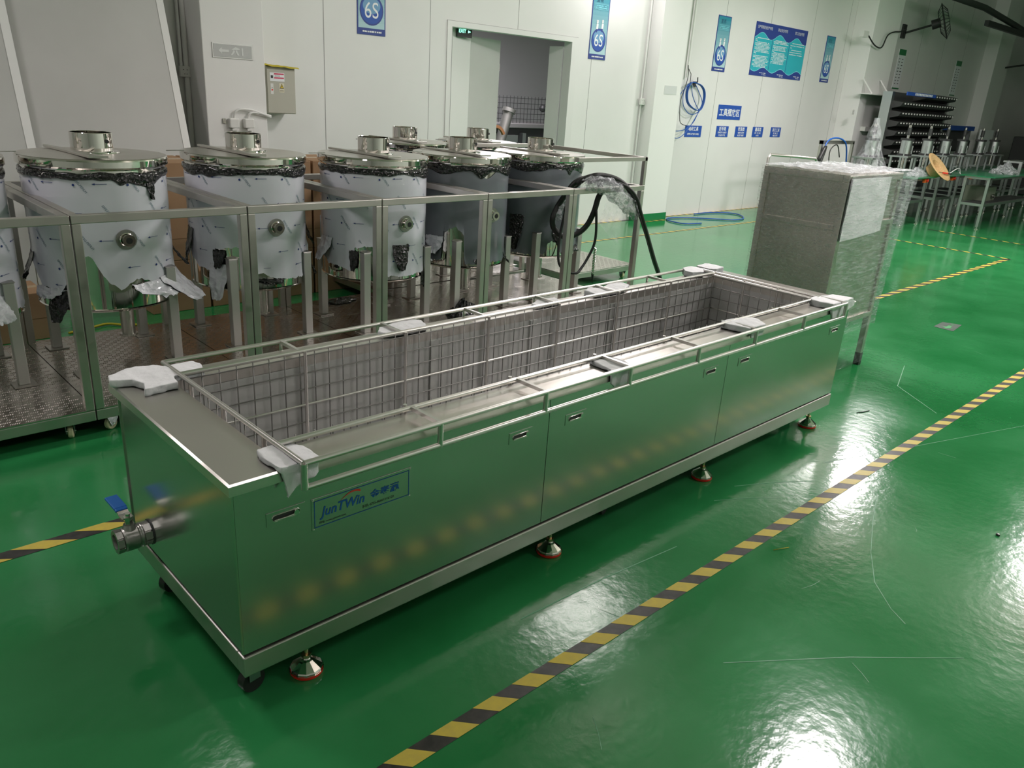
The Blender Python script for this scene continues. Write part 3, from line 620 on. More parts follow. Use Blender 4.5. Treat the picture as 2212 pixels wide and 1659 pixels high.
def rolled(root, seed, z=1.140, droop=(), z2=0):
    b = MB(); n = 150
    def fn(u, v):
        th = u*2*math.pi; a = v*2*math.pi; dr = 0
        for (d, w_, h_) in droop:
            dd = (math.degrees(th)-d+180) % 360-180; dr += h_*math.exp(-(dd/w_)**2)
        h = 0.017+0.010*nz(th*5, seed)+dr*0.5; rr_ = 0.008+0.005*nz(th*11, a, seed)
        zc = z+0.006*nz(th*3, seed+4)-dr*0.5+z2*math.cos(th)
        return ((RB+0.005+rr_*math.cos(a))*math.cos(th), (RB+0.005+rr_*math.cos(a))*math.sin(th), zc+h*math.sin(a)+0.003*nz(th*40, a*3, seed))
    b.grid(fn, n, 10, BFILM, close_u=True); b.build('rolled_film', root, world=False)
def prints(root, seed, keys):
    b = MB(); R1 = RB+0.0062
    def wrapT(th0, z0, rot=0):
        def T(u, v):
            x = u*math.cos(rot)-v*math.sin(rot); y = u*math.sin(rot)+v*math.cos(rot); th = th0+x/R1
            return (R1*math.cos(th), R1*math.sin(th), z0+y)
        return T
    rows = [1.105, 0.965, 0.83, 0.69, 0.60]
    for ri, z in enumerate(rows):
        for k in range(-3, 4):
            th = math.radians(-106+k*41+(20 if ri % 2 else 0)+seed*7)
            dg = math.degrees(th)
            if interp(keys, dg+14) < z-0.05 and interp(keys, dg) < z-0.05:
                T = wrapT(th+0.34, z+0.035, -0.95); b.text('SPPE3G-PEFILM', 0.0165, T, INKG, xs=0.92)
                T2 = wrapT(th+0.36, z-0.006); n = 12; b.add([T2(0.006*math.cos(a*2*math.pi/n), 0.006*math.sin(a*2*math.pi/n)) for a in range(n)], [tuple(range(n))], INK)
            if interp(keys, dg) < z-0.02 and interp(keys, dg-6) < z-0.02:
                T = wrapT(th, z); b.add([T(-0.04, 0), T(-0.026, -0.005), T(-0.026, -0.001), T(-0.01, -0.001), T(0.008, -0.001), T(0.026, -0.001), T(0.026, 0.001), T(0.008, 0.001), T(-0.01, 0.001), T(-0.026, 0.001), T(-0.026, 0.005)], [(0, 1, 2, 9, 10), (2, 3, 8, 9), (3, 4, 7, 8), (4, 5, 6, 7)], INK)
    b.build('printed_marks', root, world=False)
MG = 'round steel mixing tanks on the carts'
tp = tank_proto()
spots = [(-0.13, 2.87, 'w', 'mixing tank cut by the picture edge, its white film torn at the bottom'),
         (0.625, 2.87, 'w', 'nearest full mixing tank, large torn white film flap at its foot'),
         (1.455, 2.90, 'w', 'second white-filmed mixing tank, in front of cardboard boxes on both sides'),
         (2.235, 2.72, 'w', 'third white-filmed mixing tank, black torn patch under its nozzle'),
         (3.010, 2.77, 'g', 'grey-filmed mixing tank between the white-filmed one and the last one'),
         (3.800, 2.78, 'g', 'grey-filmed mixing tank at the right end beside the black hose'),
         (3.245, 3.78, 'b', 'back row mixing tank behind the third white-filmed tank, mostly hidden'),
         (4.045, 3.80, 'b', 'back row mixing tank behind the two grey-filmed tanks, only its lid showing')]
K = {0: [(-196, .60), (-90, .60), (-60, .56), (-30, .50), (0, .55), (60, .6), (164, .60)],
     1: [(-196, .72), (-180, .70), (-165, .55), (-145, .56), (-135, .66), (-127, .76), (-117, .75), (-106, .62), (-96, .57), (-83, .63), (-68, .60), (-55, .53), (-40, .56), (-20, .66), (0, .6), (164, .7)],
     2: [(-196, .72), (-182, .62), (-165, .58), (-150, .58), (-149, .71), (-122, .72), (-120, .50), (-116, .56), (-106, .58), (-95, .54), (-80, .52), (-65, .515), (-45, .52), (-32, .55), (-28, .66), (-15, .72), (0, .6), (164, .7)],
     3: [(-196, .62), (-180, .56), (-160, .55), (-150, .53), (-146, .54), (-144, .68), (-118, .70), (-116, .52), (-106, .51), (-95, .50), (-80, .50), (-60, .505), (-45, .53), (-30, .56), (-20, .60), (0, .6), (164, .65)],
     4: [(-196, .55), (-170, .51), (-150, .52), (-149, .72), (-134, .75), (-124, .70), (-123, .50), (-108, .49), (-85, .50), (-65, .50), (-55, .53), (-45, .62), (-30, .66), (0, .6), (164, .6)],
     5: [(-196, .56), (-160, .49), (-120, .49), (-118, .57), (-104, .60), (-98, .50), (-85, .49), (-73, .50), (-66, .56), (-58, .50), (-50, .57), (-40, .52), (0, .55), (164, .55)]}
TG = {4: [(-196, 1.15), (-150, 1.14), (-135, 1.15), (-120, 1.14), (-108, 1.09), (-98, 1.08), (-80, 1.14), (-50, 1.15), (164, 1.15)], 5: [(-196, 1.15), (-125, 1.16), (-105, 1.12), (-95, 1.14), (-70, 1.10), (-60, 1.12), (-40, 1.15), (164, 1.15)]}
DR = {0: (), 1: ((-60, 12, 0.035), (-88, 4, 0.02), (-75, 14, 0.02)), 2: ((-50, 30, 0.02), (-160, 25, 0.018)), 3: ((-45, 22, 0.035),), 4: ((-55, 20, 0.045), (-106, 8, 0.05), (-148, 15, 0.03)), 5: ((-60, 18, 0.04), (-92, 4, 0.05), (-150, 20, 0.03))}
for k, (x, y, kind, lab) in enumerate(spots):
    if k == 0: base_ = copy_tree(tp); t = tp
    else: t = copy_tree(base_)
    t.location = (x, y, 0); tag(t, lab, 'tank', MG)
    if kind == 'w':
        film(t, K[k], WFILM, k*3.3+1); prints(t, k*0.4, K[k]); rolled(t, k*2.1+1, droop=DR[k])
    elif kind == 'g':
        film(t, K[k], GFILM, k*3.3+1, jag=0.02, tops=TG[k]); rolled(t, k*2.1+1, z=1.145, droop=DR[k])
    if k == 0: crumple(t, (WFILMC, BFILM), [(-75, -45, .60, .12, .05)], 3); 
    if k == 1: crumple(t, (WFILMC, BFILM), [(-88, -28, .60, .075, .075), (-60, -14, .62, .15, .14), (-176, -140, .58, .05, .03)], 11); crumple(t, (BFILM, BFILM), [(-26, -6, .73, .10, .07), (-162, -138, .58, .17, .03), (-196, -178, .74, .14, .05), (-66, -56, 1.15, .13, .008)], 17)
    if k == 2: crumple(t, (WFILMC, BFILM), [(-156, -136, .62, .20, .05)], 23); crumple(t, (BFILM, BFILM), [(-151, -138, .70, .10, .03), (-196, -178, .80, .20, .04), (-28, -8, .80, .13, .05), (-36, -20, .62, .12, .05), (-112, -80, .535, .03, .02)], 29)
    if k == 3: crumple(t, (WFILMC, BFILM), [(-196, -172, .72, .14, .07), (-40, -18, .62, .08, .04)], 31); crumple(t, (BFILM, BFILM), [(-104, -84, .70, .16, .02), (-150, -140, .66, .12, .03), (-60, -40, .50, .10, .0)], 37)
    if k == 4: crumple(t, (WFILMC, BFILM), [(-172, -148, .68, .12, .03)], 41); crumple(t, (BFILM, BFILM), [(-112, -90, .53, .04, .02), (-60, -48, .55, .07, .03)], 43)
    if k == 5: crumple(t, (BFILM, BFILM), [(-112, -98, .68, .10, .02), (-170, -150, .78, .26, .03), (-82, -52, .54, .04, .03)], 47)
# remove the spare clean copy
def kill(o):
    for ch in list(o.children): kill(ch)
    bpy.data.objects.remove(o)
kill(base_)

# ------------------------------------------------------------------ wrapped cabinet on legs
cab = thing('steel_cabinet', (4.35, 0.68, 0), 'tall steel cabinet on legs wrapped in clear stretch film at the end of the tank', 'cabinet')
xa, xb, ya, yb, z0, z1 = 3.955, 4.74, 0.405, 0.955, 0.36, 1.305
CABM = mat('cabinet_steel', (0.64, 0.60, 0.55), 0.38, 1, rvar=0.08, nscale=4, bump=0.05, bscale=14)
b = MB(); b.box(xa+0.012, ya+0.012, z0, xb-0.012, yb-0.012, z1-0.01, CABM); b.build('side_panel', cab)
b = MB(); t = 0.038
for x in (xa, xb-t):
    for y in (ya, yb-t): b.box(x, y, z0, x+t, y+t, z1-t, CABM)
for (p, q) in (((xa, ya, z1-t), (xb, ya+t, z1)), ((xa, yb-t, z1-t), (xb, yb, z1)), ((xa, ya+t, z1-t), (xa+t, yb-t, z1)), ((xb-t, ya+t, z1-t), (xb, yb-t, z1))): b.box(*p, *q, CABM)
for zz in (0.985, z0): b.box(xa, ya+t, zz, xa+t, yb-t, zz+0.032, CABM); b.box(xa+t, ya, zz, xb-t, ya+0.02, zz+0.032, CABM)
b.box(xa, ya, z1, xb, yb, z1+0.004, CABM)
b.build('frame', cab, bevel=0.002)
for x in (xa, xb-t):
    for y in (ya, yb-t): MB().box(x, y, 0.0, x+t, y+t, z0, DSTEEL).box(x-0.001, y-0.001, 0.0, x+t+0.001, y+t+0.001, 0.09, DARK).build('leg', cab, bevel=0.002)
b = MB(); b.grid(lambda u, v: (3.965+0.565*u+0.012*v*(1-u), ya-0.012-0.02*math.sin(u*3.1)*(1-v)*0.4+0.004*nz(u*6, v*5), 0.955+0.335*v-0.03*(1-u)*(1-v)), 20, 14, FOAM)
b.grid(lambda u, v: (3.965+0.565*u+0.012*v*(1-u), ya-0.003, 0.955+0.335*v-0.03*(1-u)*(1-v)), 2, 2, FOAM); plabel(b.build('foam_sheet', cab), 'white foam sheet under the film')
def wrapfn(p, q, z_lo, z_hi, bulge, sd, n):
    def fn(u, v):
        x = p[0]+(q[0]-p[0])*u; y = p[1]+(q[1]-p[1])*u; z = z_lo+(z_hi-z_lo)*v
        k = bulge*math.sin(math.pi*u)*(0.4+0.6*v)+0.010*nz(u*7, v*5, sd)+0.007*nz(u*20, v*14, sd)
        return (x+n[0]*k, y+n[1]*k, z+0.006*nz(u*5, v*9, sd+3))
    return fn
b = MB()
b.grid(lambda u, v: (lambda P: (P[0]+0.19*u**3*v**2, P[1], P[2]))(wrapfn((xa-0.004, ya-0.018), (xb+0.03, ya-0.020), 0.30, 1.318, 0.012, 1, (0, -1))(u, v)), 40, 36, WRAPC)
b.grid(wrapfn((xa-0.012, yb+0.01), (xa-0.012, ya-0.01), 0.40, 1.315, 0.004, 2, (-1, 0)), 30, 30, WRAPW)
b.grid(lambda u, v: (xb+0.03+0.19*v**2*(1-u), ya-0.02+(yb-ya+0.03)*u, 0.30+1.018*v), 16, 16, WRAPC)
b.grid(lambda u, v: (xa+0.10+0.66*u, ya-0.014+0.01*nz(u*5, v*4), 0.04+0.28*v), 14, 8, plastic_wrap('stretch_wrap_thin', 0.10, 8, (1, 1, 3), 1.0))
b.build('stretch_wrap', cab)
b = MB(); b.grid(lambda u, v: (xa-0.004+(xb+0.19-xa)*u, ya-0.012+(yb-ya+0.02)*v, 1.322+0.007*nz(u*12, v*9)+0.006*nz(u*30, v*20)), 50, 34, WRAPT); b.build('top_wrap', cab)

# trolley handle behind the cabinet
b = MB(); b.tube([(5.16, 1.6, 0.0), (5.15, 1.6, 0.9), (5.145, 1.6, 1.28), (5.175, 1.6, 1.305), (5.6, 1.6, 1.285), (5.93, 1.6, 1.265), (5.97, 1.6, 1.24), (5.97, 1.6, 0.0)], 0.011, DSTEEL, 10)
b.box(5.14, 1.0, 0.18, 5.98, 1.62, 0.2, DSTEEL)
for x in (5.2, 5.9):
    for y in (1.05, 1.55): b.cyl((x-0.015, y, 0.05), (x+0.015, y, 0.05), 0.05, RUB, n=18); b.box(x-0.02, y-0.02, 0.05, x+0.02, y+0.02, 0.19, DSTEEL)
tag(b.build('hand_trolley'), 'bent tube handle of a trolley rising behind the wrapped cabinet', 'trolley')

# ------------------------------------------------------------------ black hoses and crinkled wrap
b = MB(); b.tube([(3.83, 2.2, 1.075), (3.77, 2.25, 1.085), (3.70, 2.3, 1.05), (3.663, 2.35, 0.96), (3.642, 2.4, 0.87), (3.597, 2.4, 0.787), (3.615, 2.4, 0.711), (3.665, 2.35, 0.653), (3.738, 2.3, 0.663), (3.804, 2.25, 0.729), (3.82, 2.2, 0.839), (3.83, 2.18, 0.943), (3.845, 2.17, 1.0), (3.85, 2.2, 1.06)], 0.021, RUB, 12, sub=5)
tag(b.build('thick_hose'), 'thick black hose looping beside the last grey-filmed tank', 'hose', 'black hoses over the cart rail')
b = MB(); b.tube([(3.617, 2.2, 1.055), (3.639, 2.15, 1.10), (3.70, 2.10, 1.125), (3.80, 2.08, 1.118), (3.90, 2.06, 1.090), (3.996, 2.05, 1.036), (4.081, 2.04, 0.95), (4.14, 2.03, 0.863), (4.258, 2.03, 0.699), (4.405, 2.03, 0.469), (4.518, 2.03, 0.306), (4.62, 2.03, 0.12), (4.75, 2.05, 0.025), (5.0, 2.1, 0.02)], 0.018, RUB, 12, sub=5)
tag(b.build('ribbed_hose'), 'black ribbed hose sloping down past the frame corner to the floor', 'hose', 'black hoses over the cart rail')
b = MB(); b.tube([(3.66, 2.14, 1.07), (3.80, 2.10, 1.09), (3.95, 2.03, 1.05), (4.05, 2.0, 0.97), (4.11, 1.99, 0.863), (4.215, 1.99, 0.699), (4.36, 1.99, 0.469), (4.47, 1.99, 0.306), (4.57, 1.99, 0.13), (4.7, 2.0, 0.02), (4.9, 1.98, 0.015)], 0.013, RUB, 10, sub=5)
tag(b.build('smooth_hose'), 'slimmer black hose running down alongside the ribbed one', 'hose', 'black hoses over the cart rail')
b = MB(); b.tube([(3.814, 2.17, 0.86), (3.835, 2.17, 0.701), (3.834, 2.18, 0.596), (3.796, 2.2, 0.494), (3.737, 2.2, 0.429), (3.69, 2.2, 0.398), (3.64, 2.25, 0.405), (3.60, 2.3, 0.46), (3.60, 2.32, 0.60), (3.63, 2.32, 0.80), (3.64, 2.28, 0.98), (3.66, 2.22, 1.05)], 0.010, RUB, 10, sub=5)
tag(b.build('thin_hose'), 'thin black hose hanging lowest in a long loop above the platform cart', 'hose', 'black hoses over the cart rail')
def wrapblob(path, r, label, sd, m=WRAPH):
    P = [Vector(p) for p in path]; b = MB(); n = 26; k = 40
    def at(t):
        t *= len(P)-1; i = min(int(t), len(P)-2); return P[i].lerp(P[i+1], t-i)
    def fn(u, v):
        a = u*2*math.pi; c = at(v); d = (at(min(1, v+.02))-at(max(0, v-.02))).normalized(); o1 = d.cross(Vector((0.1, 1, 0.2))).normalized(); o2 = d.cross(o1)
        rr = r*(0.75+0.5*math.sin(math.pi*min(1, v*1.05)))*(1+0.45*nz(math.cos(a)*2, math.sin(a)*2+v*9, sd)+0.25*nz(math.cos(a)*6, math.sin(a)*6+v*24, sd+4))
        return c+(o1*math.cos(a)+o2*math.sin(a))*rr
    b.grid(fn, n, k, m, close_u=True); return tag(b.build('plastic_wrap'), label, 'plastic wrap', 'crinkled clear plastic on the hoses')
wrapblob([(3.60, 2.13, 1.055), (3.70, 2.09, 1.075), (3.83, 2.08, 1.035), (3.96, 2.07, 0.965), (4.06, 2.06, 0.89), (4.13, 2.04, 0.82)], 0.052, 'crinkled clear plastic bundled around the hoses over the cart rail', 2)
wrapblob([(3.74, 2.36, 0.95), (3.67, 2.4, 0.88), (3.64, 2.4, 0.81), (3.66, 2.38, 0.77)], 0.026, 'small crinkled clear plastic sleeve on the hose end against the grey-filmed tank', 5)
b = MB(); b.grid(lambda u, v: (3.80+0.22*u-0.10*v+0.02*nz(u*6, v*5), 2.06-0.02*v+0.02*nz(u*5, v*7, 3), 1.0-0.20*v-0.30*v*u*0.2-0.12*u), 16, 16, BAG)
tag(b.build('loose_plastic'), 'loose clear plastic hanging below the bundled hoses', 'plastic wrap', 'crinkled clear plastic on the hoses')
b = MB()
for k in range(16): b.cyl((3.665+0.02*nz(k, 1), 2.03+0.02*nz(k, 2), 0.62-0.012*k), (3.675+0.035*nz(k, 5), 2.02+0.03*nz(k, 6), 0.612-0.012*k), 0.009+0.006*abs(nz(k, 9)), CHROME, n=7)
b.cyl((3.675, 2.03, 0.44), (3.68, 2.03, 0.36), 0.012, RUB, 0.003); tag(b.build('cable_tie_bundle'), 'small bundle of metal clips hanging on the cart post by the hose', 'clips')

# ------------------------------------------------------------------ cartons behind the carts
KG = 'brown cardboard boxes stacked behind the mixing tanks'
def carton(x, y, z, sx, sy, sz, label, txt=None):
    b = MB(); b.box(x, y, z, x+sx, y+sy, z+sz, CARD); o = b.build('cardboard_box', bevel=0.004)
    b = MB(); b.box(x+0.003, y+sy/2-0.03, z+sz, x+sx-0.003, y+sy/2+0.03, z+sz+0.001, mat('packing_tape', (0.50, 0.36, 0.20), 0.2)); b.box(x+0.002, y-0.0006, z+sz*0.45, x+sx-0.002, y, z+sz*0.45+0.004, CARDD)
    b.build('box_tape', o)
    if txt:
        b = MB(); b.box(x+0.05, y-0.002, z+0.08, x+0.20, y-0.0005, z+sz-0.08, mat('paper_label', (0.42, 0.44, 0.44), 0.7)); b.text(txt, 0.055, lambda u, v: (x+0.06+u, y-0.003, z+0.14+v), BLACK); b.build('paper_label', o)
    tag(o, label, 'box', KG)
cols = [(1.22, 0.42), (1.66, 0.40), (2.08, 0.42), (2.52, 0.40), (2.94, 0.36)]
wh = ['leftmost column, left of the second tank', 'second column, behind the second tank', 'middle column, behind the second tank', 'column seen right of the second tank', 'rightmost column, behind the third tank']
for ci, (x, sx) in enumerate(cols):
    z = 0.0
    for lv_, (sz, nm) in enumerate(((0.37, 'bottom'), (0.34, 'middle'), (0.335, 'top'))):
        carton(x+0.02*nz(ci, lv_), 3.98+0.03*nz(ci*2, lv_+4), z, sx, 0.5, sz, 'brown cardboard box, %s of the %s' % (nm, wh[ci]), 'NERA' if ci == 3 and lv_ == 1 else None); z += sz+0.001
carton(0.10, 3.78, 0, 0.42, 0.35, 0.30, 'low brown cardboard box on the floor behind the leftmost tanks')
b = MB(); b.tube([(0.62, 3.80, 0.01), (0.76, 3.84, 0.012), (0.88, 3.88, 0.012), (0.97, 3.80, 0.01), (1.1, 3.75, 0.01)], 0.008, YELBAG, 8, sub=4); tag(b.build('yellow_rope'), 'yellow cord lying on the floor behind the nearest mixing tank', 'cord')
def bag(path_c, rx, ry, h, label, sd, m=BFILM, name='plastic_scrap'):
    b = MB(); cx, cy, cz = path_c
    def fn(u, v):
        a = u*2*math.pi; k = math.sin(math.pi*0.5*(1-v)) if v < 1 else 0; q = 1+0.5*nz(math.cos(a)*2, math.sin(a)*2, sd)+0.3*nz(math.cos(a)*5, math.sin(a)*5+v*4, sd+1)
        return (cx+rx*k*q*math.cos(a), cy+ry*k*q*math.sin(a), cz+max(0.0, h*v*(1+0.7*nz(a*2, v*4, sd))))
    b.grid(fn, 30, 8, m, close_u=True); return tag(b.build(name), label, 'plastic', 'torn plastic left on the carts')
bag((2.83, 2.47, 0.139), 0.13, 0.09, 0.09, 'crumpled black plastic on the cart floor before the grey-filmed tanks', 3)
bag((2.27, 3.20, 0.139), 0.13, 0.06, 0.03, 'flat black plastic scrap on the cart floor behind the third tank', 6)

# ------------------------------------------------------------------ wall things, left part
FY = 5.16
b = MB(); b.box(2.295, FY-0.006, 1.757, 2.648, FY, 1.875, mat('sign_silver', (0.60, 0.60, 0.58), 0.35, 0.5)); b.box(2.305, FY-0.008, 1.767, 2.638, FY-0.006, 1.865, mat('sign_face', (0.52, 0.53, 0.52), 0.3))
b.build('x') if False else None
sg = b.build('exit_sign', bevel=0.002); tag(sg, 'dusty framed silver exit sign on the white pillar left of the breaker box', 'sign')
b = MB(); T = lambda u, v: (2.345+u, FY-0.0095, 1.785+v)
FADE = flat('faded_print', (0.72, 0.74, 0.72))
b.add([T(0, .03), T(.03, .055), T(.03, .04), T(.09, .04), T(.09, .02), T(.03, .02), T(.03, .005)], [(0, 1, 6), (2, 3, 4, 5)], FADE)
b.add([T(.11, .04), T(.15, .065), T(.19, .05), T(.16, .04), T(.18, .0), T(.165, .0), T(.145, .03), T(.12, .0), T(.105, .0), T(.13, .04)], [(0, 1, 2, 3, 9), (3, 4, 5, 6), (6, 7, 8, 9)], FADE)
b.add([T(.20, 0), T(.215, 0), T(.215, .06), T(.20, .06)], [(0, 1, 2, 3)], FADE); b.build('sign_print', sg)
def socket(x, y, z, label, name='wall_socket', w_=0.086, nx=0):
    b = MB(); b.box(x, y-0.035, z, x+w_, y, z+0.086, GUARD); o = b.build(name, bevel=0.004)
    b = MB()
    for dx, dz in ((0.022, 0.055), (0.054, 0.055), (0.030, 0.022), (0.050, 0.022)): b.box(x+dx, y-0.0362, z+dz, x+dx+0.010, y-0.035, z+dz+0.004, DARK)
    b.build('socket_slots', o); return tag(o, label, 'socket', 'white surface sockets on the walls')
socket(2.13, YW-0.03, 1.59, 'white surface socket below the conduit beside the left pillar')
b = MB(); b.cyl((2.155, YW-0.03, 1.676), (2.155, YW-0.03, 4.55), 0.013, PAINT, n=10); tag(b.build('wall_conduit'), 'thin white conduit above the socket beside the left pillar', 'conduit')
b = MB(); b.cyl((2.195, YW-0.035, 0.0), (2.195, YW-0.035, 4.55), 0.022, PAINT, n=14); tag(b.build('wall_conduit'), 'thicker white conduit in the corner beside the left pillar', 'conduit')
# double waterproof socket on pillar
for k, x in enumerate((2.39, 2.525)):
    b = MB(); b.box(x, FY-0.045, 1.205, x+0.088, FY, 1.285, GUARD); o = b.build('industrial_socket', bevel=0.01)
    b = MB(); b.cyl((x+0.044, FY-0.03, 1.205), (x+0.044, FY-0.03, 1.165), 0.017, GUARD, n=14); b.cyl((x+0.044, FY-0.03, 1.165), (x+0.044, FY-0.03, 1.15), 0.01, STEEL, n=12); b.box(x+0.015, FY-0.06, 1.185, x+0.073, FY-0.045, 1.20, GUARD); b.build('plug', o)
    tag(o, ['left one of the two off-white box sockets low on the white pillar', 'right one of the two off-white box sockets low on the white pillar'][k], 'socket', 'off-white box sockets on the pillar')
b = MB(); b.tube([(2.44, FY-0.02, 1.285), (2.45, FY-0.03, 1.335), (2.50, FY-0.035, 1.36), (2.60, FY-0.03, 1.355), (2.70, FY-0.03, 1.325), (2.78, FY-0.02, 1.31)], 0.010, PAINT, 10, sub=5); b.tube([(2.565, FY-0.02, 1.285), (2.58, FY-0.03, 1.325), (2.64, FY-0.03, 1.335), (2.78, FY-0.02, 1.30)], 0.010, PAINT, 10, sub=5)
tag(b.build('socket_cable'), 'white cable bent over the two box sockets on the pillar', 'cable')
b = MB(); b.box(2.345, FY-0.012, 1.24, 2.37, FY, 1.28, STEEL); tag(b.build('wall_bracket'), 'small metal clip on the pillar left of the box sockets', 'bracket')
ex0, ex1, ez0, ez1, ey = 2.832, 3.115, 1.325, 1.722, 5.30
b = MB(); b.box(ex0, ey, ez0, ex1, YW, ez1, BEIGE); eb = b.build('breaker_box', bevel=0.003); tag(eb, 'beige metal breaker box with warning labels beside the white pillar', 'breaker box')
b = MB(); b.box(ex0+0.006, ey-0.008, ez0+0.006, ex1-0.006, ey, ez1-0.02, BEIGE); b.build('box_door', eb, bevel=0.002)
yy = ey-0.0092; q = lambda b, xa_, za_, xb_, zb_, m: b.add([(xa_, yy, za_), (xb_, yy, za_), (xb_, yy, zb_), (xa_, yy, zb_)], [(0, 1, 2, 3)], m)
b = MB(); q(b, 2.865, 1.60, 3.005, 1.672, WHITE); yy -= 0.0005; q(b, 2.905, 1.655, 3.0, 1.667, PINK); q(b, 2.905, 1.622, 3.0, 1.634, PINK)
b.text('DANGER', 0.012, lambda u, v: (2.915+u, yy, 1.640+v), BLACK); q(b, 2.873, 1.625, 2.895, 1.648, BLACK); b.build('danger_label', eb)
yy = ey-0.0092; b = MB(); q(b, 2.952, 1.508, 3.0, 1.585, mat('label_cream', (0.70, 0.66, 0.50), 0.5)); yy -= 0.0005
b.add([(2.955, yy, 1.540), (2.997, yy, 1.540), (2.976, yy, 1.582)], [(0, 1, 2)], BLACK); yy -= 0.0004; b.add([(2.961, yy, 1.5445), (2.991, yy, 1.5445), (2.976, yy, 1.5745)], [(0, 1, 2)], YELP)
yy -= 0.0004; b.add([(2.978, yy, 1.570), (2.971, yy, 1.557), (2.976, yy, 1.557), (2.973, yy, 1.547), (2.982, yy, 1.560), (2.977, yy, 1.560)], [(0, 1, 2, 5), (2, 3, 4, 5)], BLACK); b.text('有电危险', 0.010, lambda u, v: (2.958+u, yy, 1.518+v), BLACK, xs=0.95); b.build('electric_label', eb)
yy = ey-0.0092; b = MB(); q(b, 2.868, 1.49, 2.895, 1.58, GUARD); yy -= 0.0005; q(b, 2.875, 1.52, 2.889, 1.535, REDP); q(b, 2.877, 1.545, 2.887, 1.549, BLACK); b.build('lock_label', eb)
b = MB(); b.grid(lambda u, v: (2.80+0.34*u, 5.30+0.10*v-0.04, 1.726+0.016*math.sin(v*3.1)+0.007*nz(u*6, v*3)-0.014*u), 22, 8, YELBAG); tag(b.build('yellow_cloth'), 'yellow cloth lying on top of the beige breaker box', 'cloth')
b = MB(); b.cyl((2.79, 5.47, 1.74), (2.79, 5.47, 4.55), 0.018, PAINT, n=12); tag(b.build('wall_conduit'), 'white conduit coming down beside the pillar to the breaker box', 'conduit')
# conduit and socket left of the second pillar
b = MB(); b.cyl((8.44, 5.475, 0.05), (8.44, 5.475, 4.55), 0.012, PAINT, n=10); tag(b.build('wall_conduit'), 'white conduit down the left side of the green-based pillar', 'conduit')
socket(8.395, YW-0.03, 1.575, 'white surface socket on the conduit left of the green-based pillar')
b = MB(); b.cyl((9.42, 5.46, 1.98), (9.42, 5.46, 4.55), 0.016, PAINT, n=10); tag(b.build('wall_conduit'), 'white conduit ending above the coiled blue hose', 'conduit')
b = MB(); b.box(8.70, 5.296, 1.735, 8.985, 5.30, 1.845, mat('faint_sign', (0.66, 0.68, 0.67), 0.35)); b.box(8.697, 5.298, 1.732, 8.988, 5.3, 1.848, GUARD); tag(b.build('exit_sign'), 'faint pale rectangular sign on the green-based pillar', 'sign')

